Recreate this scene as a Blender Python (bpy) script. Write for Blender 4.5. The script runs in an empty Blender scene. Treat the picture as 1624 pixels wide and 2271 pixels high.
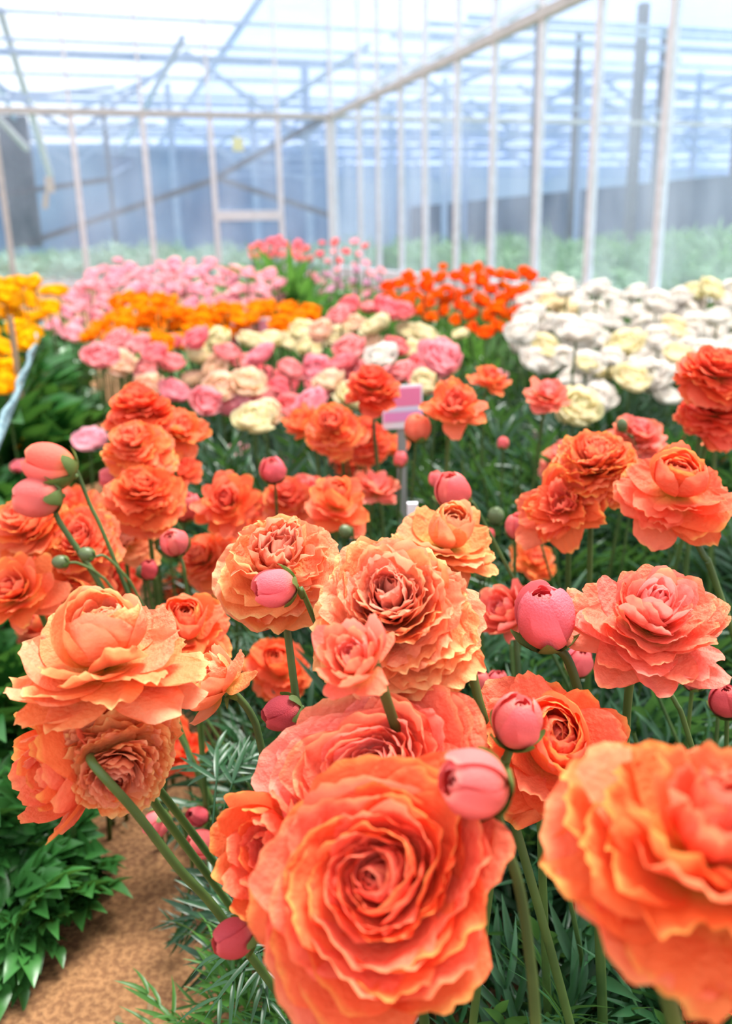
import bpy, math, random
import numpy as np
from mathutils import Vector, Matrix, Quaternion

# ------------------------------------------------------------------ camera, light, exposure
scn = bpy.context.scene
COL = scn.collection
W_, H_, F = 1624.0, 2271.0, 1950.0
PITCH, ROLL, CAMZ = math.radians(17.4), math.radians(1.15), 0.72
_f = Vector((0, math.cos(PITCH), -math.sin(PITCH)))
_u0 = Vector((0, math.sin(PITCH), math.cos(PITCH)))
_r0 = Vector((1, 0, 0))
RIGHT = math.cos(ROLL) * _r0 - math.sin(ROLL) * _u0
UP = math.sin(ROLL) * _r0 + math.cos(ROLL) * _u0
FWD = _f
CAM = Vector((0, 0, CAMZ))
cd = bpy.data.cameras.new('camera')
cam = bpy.data.objects.new('camera', cd)
COL.objects.link(cam)
m = Matrix.Identity(4)
for i in range(3):
    m[i][0], m[i][1], m[i][2], m[i][3] = RIGHT[i], UP[i], -FWD[i], CAM[i]
cam.matrix_world = m
cd.sensor_fit = 'VERTICAL'
cd.sensor_height = 36.0
cd.lens = F / H_ * 36.0
cd.clip_start = 0.02
cd.clip_end = 400
cd.dof.use_dof = True
cd.dof.focus_distance = 0.56
cd.dof.aperture_fstop = 6.3
scn.camera = cam

scn.view_settings.view_transform = 'Standard'
scn.view_settings.look = 'None'
scn.view_settings.exposure = 0.82
scn.view_settings.gamma = 1.0
scn.view_settings.use_curve_mapping = False
cy = scn.cycles
cy.max_bounces = 7
cy.diffuse_bounces = 3
cy.glossy_bounces = 2
cy.transmission_bounces = 4
cy.transparent_max_bounces = 14
cy.use_denoising = True
cy.caustics_reflective = False
cy.caustics_refractive = False

wd = bpy.data.worlds.new('sky')
scn.world = wd
wd.use_nodes = True
nt = wd.node_tree
nt.nodes.clear()
out = nt.nodes.new('ShaderNodeOutputWorld')
bg = nt.nodes.new('ShaderNodeBackground')
tc = nt.nodes.new('ShaderNodeTexCoord')
nz = nt.nodes.new('ShaderNodeTexNoise')
nz.inputs['Scale'].default_value = 5.0
nz.inputs['Detail'].default_value = 4.0
rp = nt.nodes.new('ShaderNodeValToRGB')
rp.color_ramp.elements[0].position = 0.38
rp.color_ramp.elements[0].color = (0.70, 0.82, 1.0, 1)
rp.color_ramp.elements[1].position = 0.55
rp.color_ramp.elements[1].color = (1.0, 1.0, 1.0, 1)
nt.links.new(tc.outputs['Generated'], nz.inputs['Vector'])
nt.links.new(nz.outputs['Fac'], rp.inputs['Fac'])
nt.links.new(rp.outputs['Color'], bg.inputs['Color'])
bg.inputs['Strength'].default_value = 0.92
nt.links.new(bg.outputs[0], out.inputs[0])

sd = bpy.data.lights.new('sun', 'SUN')
sd.energy = 5.2
sd.angle = math.radians(24)
sd.color = (1.0, 0.97, 0.92)
sun = bpy.data.objects.new('sun', sd)
COL.objects.link(sun)
sun.rotation_euler = Vector((-0.28, -0.30, -0.9)).to_track_quat('-Z', 'Y').to_euler()

# ------------------------------------------------------------------ frames of reference
def ray(px, py):
    return FWD + RIGHT * ((px - W_ / 2) / F) - UP * ((py - H_ / 2) / F)

def at(px, py, d):
    return CAM + ray(px, py) * d

def ground(px, py, z=0.0):
    r = ray(px, py)
    return CAM + r * ((z - CAMZ) / r.z)

def project(p):
    q = Vector(p) - CAM
    d = q.dot(FWD)
    return W_ / 2 + F * q.dot(RIGHT) / d, H_ / 2 - F * q.dot(UP) / d, d

_v = ray(158, 537)
BD = Vector((_v.x, _v.y, 0)).normalized()          # the way the rows and the side wall run
BR = Vector((BD.y, -BD.x, 0))                      # across the rows, to the right

def bed(u, v, z=0.0):
    return BR * u + BD * v + Vector((0, 0, z))

def uv_of(p):
    return p.dot(BR), p.dot(BD)

# ------------------------------------------------------------------ mesh building
class MB:
    def __init__(s):
        s.v = []; s.q = []; s.t = []; s.c = []; s.n = 0; s.has_c = False
    def add(s, v, q=None, t=None, c=None):
        v = np.asarray(v, dtype=np.float32).reshape(-1, 3)
        s.v.append(v)
        if q is not None and len(q): s.q.append(np.asarray(q, dtype=np.int32).reshape(-1, 4) + s.n)
        if t is not None and len(t): s.t.append(np.asarray(t, dtype=np.int32).reshape(-1, 3) + s.n)
        if c is not None:
            s.has_c = True
            s.c.append(np.asarray(c, dtype=np.float32).reshape(-1, 4))
        else:
            s.c.append(np.zeros((len(v), 4), np.float32))
        s.n += len(v)
        return s
    def arrays(s):
        v = np.concatenate(s.v); c = np.concatenate(s.c)
        q = np.concatenate(s.q) if s.q else np.zeros((0, 4), np.int32)
        t = np.concatenate(s.t) if s.t else np.zeros((0, 3), np.int32)
        return v, q, t, c
    def mesh(s, name, mat=None, smooth=True):
        v, q, t, c = s.arrays()
        me = bpy.data.meshes.new(name)
        me.vertices.add(len(v))
        me.vertices.foreach_set('co', v.ravel())
        nl = q.size + t.size
        me.loops.add(nl)
        me.loops.foreach_set('vertex_index', np.concatenate([q.ravel(), t.ravel()]))
        tot = np.concatenate([np.full(len(q), 4, np.int32), np.full(len(t), 3, np.int32)])
        st = np.concatenate([[0], np.cumsum(tot)[:-1]]).astype(np.int32)
        me.polygons.add(len(tot))
        me.polygons.foreach_set('loop_start', st)
        me.polygons.foreach_set('loop_total', tot)
        me.polygons.foreach_set('use_smooth', np.full(len(tot), smooth, bool))
        me.update(calc_edges=True)
        if s.has_c:
            a = me.attributes.new('pet', 'FLOAT_COLOR', 'POINT')
            a.data.foreach_set('color', c.ravel())
        if mat: me.materials.append(mat)
        return me

def obj(name, me, parent=None, loc=(0, 0, 0), rot=None, scale=1.0):
    o = bpy.data.objects.new(name, me)
    COL.objects.link(o)
    o.location = loc
    if rot is not None:
        o.rotation_mode = 'QUATERNION'; o.rotation_quaternion = rot
    o.scale = (scale, scale, scale) if not hasattr(scale, '__len__') else scale
    if parent: o.parent = parent
    return o

def tag(o, label, cat, group=None, kind=None):
    if label: o['label'] = label
    if cat: o['category'] = cat
    if group: o['group'] = group
    if kind: o['kind'] = kind
    return o

def grid_quads(nu, nv):
    i = np.arange(nu * nv).reshape(nv, nu)
    return np.stack([i[:-1, :-1], i[:-1, 1:], i[1:, 1:], i[1:, :-1]], -1).reshape(-1, 4)

def box_mb(mb, c, ax, ay, az):
    """box about c with half-axes ax, ay, az"""
    c, ax, ay, az = [np.array(k, float) for k in (c, ax, ay, az)]
    vs = [c + sx * ax + sy * ay + sz * az for sz in (-1, 1) for sy in (-1, 1) for sx in (-1, 1)]
    mb.add(vs, [[0, 2, 3, 1], [4, 5, 7, 6], [0, 1, 5, 4], [2, 6, 7, 3], [0, 4, 6, 2], [1, 3, 7, 5]])

def bar_mb(mb, a, b, w, h, up=(0, 0, 1)):
    a = Vector(a); b = Vector(b); d = b - a
    upv = Vector(up)
    s = d.cross(upv)
    if s.length < 1e-6: s = d.cross(Vector((1, 0, 0)))
    s.normalize(); n = s.cross(d).normalized()
    box_mb(mb, (a + b) / 2, d / 2, s * w / 2, n * h / 2)

def catmull(pts, n=8):
    P = [2 * pts[0] - pts[1]] + list(pts) + [2 * pts[-1] - pts[-2]]
    o = []
    for i in range(1, len(P) - 2):
        for k in range(n):
            t = k / n
            o.append(0.5 * ((2 * P[i]) + (P[i + 1] - P[i - 1]) * t + (2 * P[i - 1] - 5 * P[i] + 4 * P[i + 1] - P[i + 2]) * t * t
                            + (3 * P[i] - P[i - 1] - 3 * P[i + 1] + P[i + 2]) * t ** 3))
    o.append(pts[-1])
    return o

def tube(mb, pts, r0, r1, ns=8, cap=True):
    pts = [Vector(p) for p in pts]
    n = len(pts); vs = []
    nrm = None
    for i, p in enumerate(pts):
        t = (pts[min(i + 1, n - 1)] - pts[max(i - 1, 0)]).normalized()
        if nrm is None:
            nrm = t.cross(Vector((0.3, 0.9, 0.2))).normalized()
        nrm = (nrm - t * nrm.dot(t)).normalized()
        b = t.cross(nrm)
        r = r0 + (r1 - r0) * i / (n - 1)
        for k in range(ns):
            a = 2 * math.pi * k / ns
            vs.append(p + (nrm * math.cos(a) + b * math.sin(a)) * r)
    q = [[i * ns + k, i * ns + (k + 1) % ns, (i + 1) * ns + (k + 1) % ns, (i + 1) * ns + k] for i in range(n - 1) for k in range(ns)]
    t = []
    if cap:
        vs += [pts[0], pts[-1]]
        t = [[n * ns, (k + 1) % ns, k] for k in range(ns)] + [[n * ns + 1, (n - 1) * ns + k, (n - 1) * ns + (k + 1) % ns] for k in range(ns)]
    mb.add([tuple(v) for v in vs], q, t)

# ------------------------------------------------------------------ materials
def newmat(name):
    mt = bpy.data.materials.new(name); mt.use_nodes = True
    mt.node_tree.nodes.clear()
    return mt, mt.node_tree

def N(nt, typ, **kw):
    n = nt.nodes.new(typ)
    for k, v in kw.items():
        if k.startswith('i_'): n.inputs[k[2:].replace('_', ' ')].default_value = v
        else: setattr(n, k, v)
    return n

def ramp(nt, stops, fac):
    r = nt.nodes.new('ShaderNodeValToRGB')
    e = r.color_ramp.elements
    while len(e) < len(stops): e.new(0.5)
    for k, (p, c) in enumerate(stops):
        e[k].position = p
        e[k].color = (*c, 1)
    nt.links.new(fac, r.inputs['Fac'])
    return r.outputs['Color']

def mix(nt, a, b, fac, mode='MIX'):
    n = nt.nodes.new('ShaderNodeMix'); n.data_type = 'RGBA'; n.blend_type = mode
    for k, v in ((0, fac), (6, a), (7, b)):
        if isinstance(v, (int, float)): n.inputs[k].default_value = v
        elif isinstance(v, tuple): n.inputs[k].default_value = (*v, 1)
        else: nt.links.new(v, n.inputs[k])
    return n.outputs[2]

def math_n(nt, op, a, b=0.0, clamp=False):
    n = nt.nodes.new('ShaderNodeMath'); n.operation = op; n.use_clamp = clamp
    for k, v in ((0, a), (1, b)):
        if isinstance(v, (int, float)): n.inputs[k].default_value = v
        else: nt.links.new(v, n.inputs[k])
    return n.outputs[0]

def petal_mat(name, base, mid, main, rim, alt, inner, transl=0.42, vary=0.35, gloss=0.06):
    """base -> rim along the petal; alt: colour some petals turn to; inner: colour of the heart"""
    mt, nt = newmat(name)
    at_ = N(nt, 'ShaderNodeAttribute', attribute_name='pet')
    sep = N(nt, 'ShaderNodeSeparateColor')
    nt.links.new(at_.outputs['Color'], sep.inputs['Color'])
    s, rn, t = sep.outputs[0], sep.outputs[1], sep.outputs[2]
    c = ramp(nt, [(0.0, base), (0.22, mid), (0.5, main), (0.9, main), (0.985, rim)], s)
    c = mix(nt, c, alt, math_n(nt, 'MULTIPLY', math_n(nt, 'GREATER_THAN', rn, 0.55), math_n(nt, 'MULTIPLY', s, 0.55)))
    inn = nt.nodes.new('ShaderNodeMapRange')
    inn.inputs['From Min'].default_value = 0.05; inn.inputs['From Max'].default_value = 0.40
    inn.inputs['To Min'].default_value = 0.85; inn.inputs['To Max'].default_value = 0.0
    nt.links.new(t, inn.inputs['Value'])
    c = mix(nt, c, inner, inn.outputs['Result'])
    oi = N(nt, 'ShaderNodeObjectInfo')
    hs = N(nt, 'ShaderNodeHueSaturation')
    nt.links.new(math_n(nt, 'ADD', 0.5 - 0.018 * vary, math_n(nt, 'MULTIPLY', oi.outputs['Random'], 0.036 * vary)), hs.inputs['Hue'])
    nt.links.new(math_n(nt, 'ADD', 1.0 - 0.12 * vary, math_n(nt, 'MULTIPLY', rn, 0.22 * vary)), hs.inputs['Value'])
    nt.links.new(c, hs.inputs['Color'])
    # veins
    tc = N(nt, 'ShaderNodeTexCoord')
    nz = N(nt, 'ShaderNodeTexNoise', i_Scale=38.0, i_Detail=3.0)
    nt.links.new(tc.outputs['Object'], nz.inputs['Vector'])
    c2 = mix(nt, hs.outputs['Color'], rim, math_n(nt, 'MULTIPLY', nz.outputs['Fac'], 0.22))
    bs = N(nt, 'ShaderNodeBsdfPrincipled', i_Roughness=0.55)
    bs.inputs['Specular IOR Level'].default_value = gloss * 3
    nt.links.new(c2, bs.inputs['Base Color'])
    bp = N(nt, 'ShaderNodeBump', i_Strength=0.25, i_Distance=0.02)
    wv = N(nt, 'ShaderNodeTexNoise', i_Scale=14.0, i_Detail=4.0)
    nt.links.new(tc.outputs['Object'], wv.inputs['Vector'])
    nt.links.new(wv.outputs['Fac'], bp.inputs['Height'])
    nt.links.new(bp.outputs[0], bs.inputs['Normal'])
    tr = N(nt, 'ShaderNodeBsdfTranslucent')
    nt.links.new(c2, tr.inputs['Color'])
    mx = N(nt, 'ShaderNodeMixShader'); mx.inputs[0].default_value = transl
    nt.links.new(bs.outputs[0], mx.inputs[1]); nt.links.new(tr.outputs[0], mx.inputs[2])
    o = N(nt, 'ShaderNodeOutputMaterial'); nt.links.new(mx.outputs[0], o.inputs[0])
    return mt

def leaf_mat(name, c1, c2, transl=0.25, rough=0.45, scale=9.0):
    mt, nt = newmat(name)
    tc = N(nt, 'ShaderNodeTexCoord')
    nz = N(nt, 'ShaderNodeTexNoise', i_Scale=scale, i_Detail=3.0)
    nt.links.new(tc.outputs['Object'], nz.inputs['Vector'])
    c = ramp(nt, [(0.35, c1), (0.65, c2)], nz.outputs['Fac'])
    bs = N(nt, 'ShaderNodeBsdfPrincipled', i_Roughness=rough)
    nt.links.new(c, bs.inputs['Base Color'])
    tr = N(nt, 'ShaderNodeBsdfTranslucent')
    nt.links.new(mix(nt, c, (0.25, 0.5, 0.05), 0.3), tr.inputs['Color'])
    mx = N(nt, 'ShaderNodeMixShader'); mx.inputs[0].default_value = transl
    nt.links.new(bs.outputs[0], mx.inputs[1]); nt.links.new(tr.outputs[0], mx.inputs[2])
    o = N(nt, 'ShaderNodeOutputMaterial'); nt.links.new(mx.outputs[0], o.inputs[0])
    return mt

def plain_mat(name, c1, c2=None, rough=0.5, scale=12.0, metal=0.0, bump=0.0):
    mt, nt = newmat(name)
    bs = N(nt, 'ShaderNodeBsdfPrincipled', i_Roughness=rough, i_Metallic=metal)
    tc = N(nt, 'ShaderNodeTexCoord')
    nz = N(nt, 'ShaderNodeTexNoise', i_Scale=scale, i_Detail=5.0)
    nt.links.new(tc.outputs['Object'], nz.inputs['Vector'])
    c = ramp(nt, [(0.35, c1), (0.65, c2 or tuple(k * 0.8 for k in c1))], nz.outputs['Fac'])
    nt.links.new(c, bs.inputs['Base Color'])
    if bump:
        bp = N(nt, 'ShaderNodeBump', i_Strength=bump, i_Distance=0.01)
        nt.links.new(nz.outputs['Fac'], bp.inputs['Height']); nt.links.new(bp.outputs[0], bs.inputs['Normal'])
    o = N(nt, 'ShaderNodeOutputMaterial'); nt.links.new(bs.outputs[0], o.inputs[0])
    return mt

def glass_mat(name, dust, tint, amount, streak=3.0, stretch=(1, 1, 1)):
    """dusty greenhouse glass: mostly clear, part dust that scatters light"""
    mt, nt = newmat(name)
    tr = N(nt, 'ShaderNodeBsdfTransparent'); tr.inputs[0].default_value = (*tint, 1)
    df = N(nt, 'ShaderNodeBsdfTranslucent'); df.inputs[0].default_value = (*dust, 1)
    d2 = N(nt, 'ShaderNodeBsdfDiffuse'); d2.inputs[0].default_value = (*dust, 1)
    add = N(nt, 'ShaderNodeMixShader'); add.inputs[0].default_value = 0.5
    nt.links.new(df.outputs[0], add.inputs[1]); nt.links.new(d2.outputs[0], add.inputs[2])
    tc = N(nt, 'ShaderNodeTexCoord')
    mp = N(nt, 'ShaderNodeMapping'); mp.inputs['Scale'].default_value = stretch
    nz = N(nt, 'ShaderNodeTexNoise', i_Scale=streak, i_Detail=4.0)
    nt.links.new(tc.outputs['Object'], mp.inputs[0]); nt.links.new(mp.outputs[0], nz.inputs['Vector'])
    f = math_n(nt, 'MULTIPLY', math_n(nt, 'SUBTRACT', nz.outputs['Fac'], 0.2, True), amount / 0.3, True)
    mx = N(nt, 'ShaderNodeMixShader')
    nt.links.new(f, mx.inputs[0])
    nt.links.new(tr.outputs[0], mx.inputs[1]); nt.links.new(add.outputs[0], mx.inputs[2])
    o = N(nt, 'ShaderNodeOutputMaterial'); nt.links.new(mx.outputs[0], o.inputs[0])
    return mt

MAT = {}
CORAL_MAIN = (0.93, 0.19, 0.085)
MAT['coral'] = petal_mat('coral_petal', (0.75, 0.55, 0.03), (0.99, 0.40, 0.09), (1.0, 0.19, 0.065), (1.0, 0.42, 0.11), (1.0, 0.235, 0.18), (0.96, 0.22, 0.17))
MAT['peach'] = petal_mat('peach_petal', (0.85, 0.60, 0.04), (1.0, 0.50, 0.12), (1.0, 0.32, 0.12), (1.0, 0.58, 0.24), (1.0, 0.38, 0.27), (1.0, 0.40, 0.32))
MAT['deep'] = petal_mat('deep_coral_petal', (0.75, 0.40, 0.04), (0.97, 0.28, 0.07), (0.96, 0.13, 0.045), (1.0, 0.30, 0.09), (0.96, 0.19, 0.13), (0.90, 0.16, 0.10))
MAT['rosy'] = petal_mat('rosy_coral_petal', (0.80, 0.50, 0.08), (1.0, 0.40, 0.13), (1.0, 0.225, 0.15), (1.0, 0.38, 0.20), (1.0, 0.27, 0.28), (0.96, 0.32, 0.34))
MAT['budpink'] = petal_mat('bud_petal', (0.60, 0.50, 0.16), (0.90, 0.30, 0.20), (0.90, 0.17, 0.17), (0.95, 0.28, 0.24), (0.86, 0.16, 0.22), (0.80, 0.12, 0.14), transl=0.3)
MAT['buddark'] = petal_mat('dark_bud_petal', (0.50, 0.40, 0.16), (0.70, 0.18, 0.15), (0.62, 0.07, 0.09), (0.75, 0.14, 0.14), (0.6, 0.08, 0.12), (0.5, 0.05, 0.08), transl=0.25)
MAT['pink'] = petal_mat('pink_petal', (0.8, 0.7, 0.3), (0.95, 0.50, 0.45), (0.90, 0.27, 0.30), (0.95, 0.50, 0.50), (0.95, 0.45, 0.45), (0.85, 0.15, 0.2), vary=0.8)
MAT['palepink'] = petal_mat('pale_pink_petal', (0.9, 0.7, 0.5), (0.98, 0.55, 0.58), (0.97, 0.42, 0.50), (1.0, 0.68, 0.72), (1.0, 0.62, 0.66), (0.9, 0.3, 0.38), vary=0.6)
MAT['cream'] = petal_mat('cream_petal', (0.65, 0.65, 0.2), (0.85, 0.78, 0.38), (0.86, 0.77, 0.46), (0.90, 0.82, 0.60), (0.88, 0.72, 0.52), (0.82, 0.76, 0.36), vary=0.5)
MAT['creampink'] = petal_mat('cream_pink_petal', (0.8, 0.75, 0.25), (0.92, 0.80, 0.45), (0.92, 0.68, 0.46), (0.92, 0.46, 0.42), (0.94, 0.74, 0.55), (0.92, 0.78, 0.4), vary=0.6)
MAT['white'] = petal_mat('white_petal', (0.8, 0.8, 0.4), (0.84, 0.80, 0.64), (0.86, 0.82, 0.76), (0.90, 0.87, 0.83), (0.80, 0.68, 0.60), (0.78, 0.72, 0.48), vary=0.3)
MAT['gold'] = petal_mat('golden_petal', (0.9, 0.45, 0.0), (1.0, 0.50, 0.005), (1.0, 0.52, 0.005), (1.0, 0.62, 0.02), (1.0, 0.45, 0.0), (0.95, 0.40, 0.0), vary=0.4)
MAT['amber'] = petal_mat('amber_petal', (0.9, 0.4, 0.0), (1.0, 0.34, 0.005), (1.0, 0.31, 0.003), (1.0, 0.42, 0.02), (1.0, 0.26, 0.0), (0.9, 0.25, 0.0), vary=0.4)
MAT['flame'] = petal_mat('flame_petal', (0.5, 0.3, 0.0), (0.9, 0.14, 0.005), (0.92, 0.095, 0.004), (0.95, 0.16, 0.01), (0.95, 0.2, 0.005), (0.3, 0.2, 0.01), vary=0.5)
MAT['lilac'] = petal_mat('lilac_petal', (0.7, 0.6, 0.5), (0.8, 0.5, 0.6), (0.72, 0.38, 0.52), (0.9, 0.65, 0.75), (0.85, 0.5, 0.6), (0.5, 0.15, 0.3), vary=0.5)
MAT['rose'] = petal_mat('rose_pink_petal', (0.8, 0.4, 0.3), (0.95, 0.3, 0.3), (0.93, 0.20, 0.24), (1.0, 0.38, 0.40), (0.95, 0.35, 0.33), (0.8, 0.12, 0.15), vary=0.5)
MAT['stem'] = leaf_mat('stem_green', (0.035, 0.080, 0.016), (0.085, 0.150, 0.032), transl=0.08, rough=0.5, scale=20)
MAT['sepal'] = leaf_mat('sepal_green', (0.07, 0.14, 0.025), (0.17, 0.25, 0.07), transl=0.2, scale=60)
MAT['leaf'] = leaf_mat('leaf_green', (0.009, 0.046, 0.018), (0.030, 0.110, 0.040), transl=0.22, rough=0.38, scale=7)
MAT['leaflight'] = leaf_mat('leaf_light_green', (0.05, 0.17, 0.03), (0.11, 0.28, 0.06), transl=0.3, rough=0.4, scale=6)
MAT['leafbroad'] = leaf_mat('leaf_broad_green', (0.02, 0.11, 0.02), (0.05, 0.2, 0.04), transl=0.2, rough=0.35, scale=8)
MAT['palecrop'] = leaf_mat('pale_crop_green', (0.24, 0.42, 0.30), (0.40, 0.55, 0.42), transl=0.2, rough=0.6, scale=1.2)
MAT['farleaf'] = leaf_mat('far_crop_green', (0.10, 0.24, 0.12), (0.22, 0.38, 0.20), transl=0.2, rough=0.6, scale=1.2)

# ------------------------------------------------------------------ petals and blooms (unit radius about 1)
def lerp(a, b, t): return a + (b - a) * t

def petal(mb, rng, phi, t, r0, z0, a0, a1, L, W, wrapf=1.2, swirl=0.0, ruf=0.0, frill=0.03, nu=9, nv=9, point=0.2, power=1.0, base_w=0.28, peak=0.72, minrho=0.06, tilt=0.0):
    K = 40
    ss = np.linspace(0, 1, K)
    a = np.radians(a0 + (a1 - a0) * ss ** power)
    r = r0 + np.concatenate([[0], np.cumsum((np.sin(a[1:]) + np.sin(a[:-1])) / 2)]) * L / (K - 1)
    z = z0 + np.concatenate([[0], np.cumsum((np.cos(a[1:]) + np.cos(a[:-1])) / 2)]) * L / (K - 1)
    s = np.linspace(0.0, 1, nv)[:, None]
    u = np.linspace(-1, 1, nu)[None, :]
    p1, p2, p3 = rng.random() * 6.28, rng.random() * 6.28, rng.random() * 6.28
    k1 = 4 + rng.random() * 3; k2 = 8 + rng.random() * 5
    se = s * (1 - point * np.abs(u) ** 2.4) * (1 + frill * s * (np.sin(k2 * u + p1) + 0.6 * np.sin(k1 * 0.7 * u + p2)))
    se = np.clip(se, 0, 1.1)
    wid = np.where(s < peak, base_w + (1 - base_w) * np.sin(np.clip(s / peak, 0, 1) * math.pi / 2) ** 1.3, 1 - 0.22 * ((s - peak) / (1 - peak)) ** 2)
    wid = W * wid
    sc = np.minimum(se, 1.0)
    R = np.interp(sc, ss, r) + (se - sc) * L * math.sin(a[-1])
    Z = np.interp(sc, ss, z) + (se - sc) * L * math.cos(a[-1])
    A = np.interp(sc, ss, a)
    disp = ruf * sc ** 2 * (np.sin(k1 * u + p3) * (0.35 + 0.65 * np.abs(u)) + 0.45 * np.sin(k2 * 1.2 * u + p2 + 2 * s))
    R = R + disp * np.cos(A); Z = Z - disp * np.sin(A)
    rho = np.maximum(R * wrapf, minrho)
    rho = np.maximum(rho, wid / 2.4)
    ang = u * wid / rho
    X = R - rho + rho * np.cos(ang) + swirl * u * sc
    Y = rho * np.sin(ang)
    Z = Z + tilt * u * sc
    c, s_ = math.cos(phi), math.sin(phi)
    P = np.stack([X * c - Y * s_, X * s_ + Y * c, Z + 0 * X], -1).reshape(-1, 3)
    rn = rng.random()
    C = np.stack([np.clip(sc + 0 * u, 0, 1), rn + 0 * X, t + 0 * X, np.abs(u) + 0 * X], -1).reshape(-1, 4)
    mb.add(P, grid_quads(nu, nv), c=C)

GA = math.radians(137.508)

def loosen(mb, rng, amp):
    """no real bloom is even: push the whole head gently out of true"""
    ph = [rng.uniform(0, 6.28) for k in range(9)]
    for i, v in enumerate(mb.v):
        x, y, z = v[:, 0].copy(), v[:, 1].copy(), v[:, 2].copy()
        g = 1 + amp * (np.sin(2 * np.arctan2(y, x) + ph[0]) + .8 * np.sin(3 * np.arctan2(y, x) + ph[1] + z))
        v[:, 0] = x * g + amp * .7 * np.sin(4.5 * y + ph[2]) * np.sin(3.7 * z + ph[3])
        v[:, 1] = y * g + amp * .7 * np.sin(4.1 * x + ph[4]) * np.sin(3.9 * z + ph[5])
        v[:, 2] = z + amp * 1.1 * np.sin(3.2 * x + ph[6]) * np.sin(3.6 * y + ph[7]) + amp * .7 * x * math.sin(ph[8])

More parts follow.
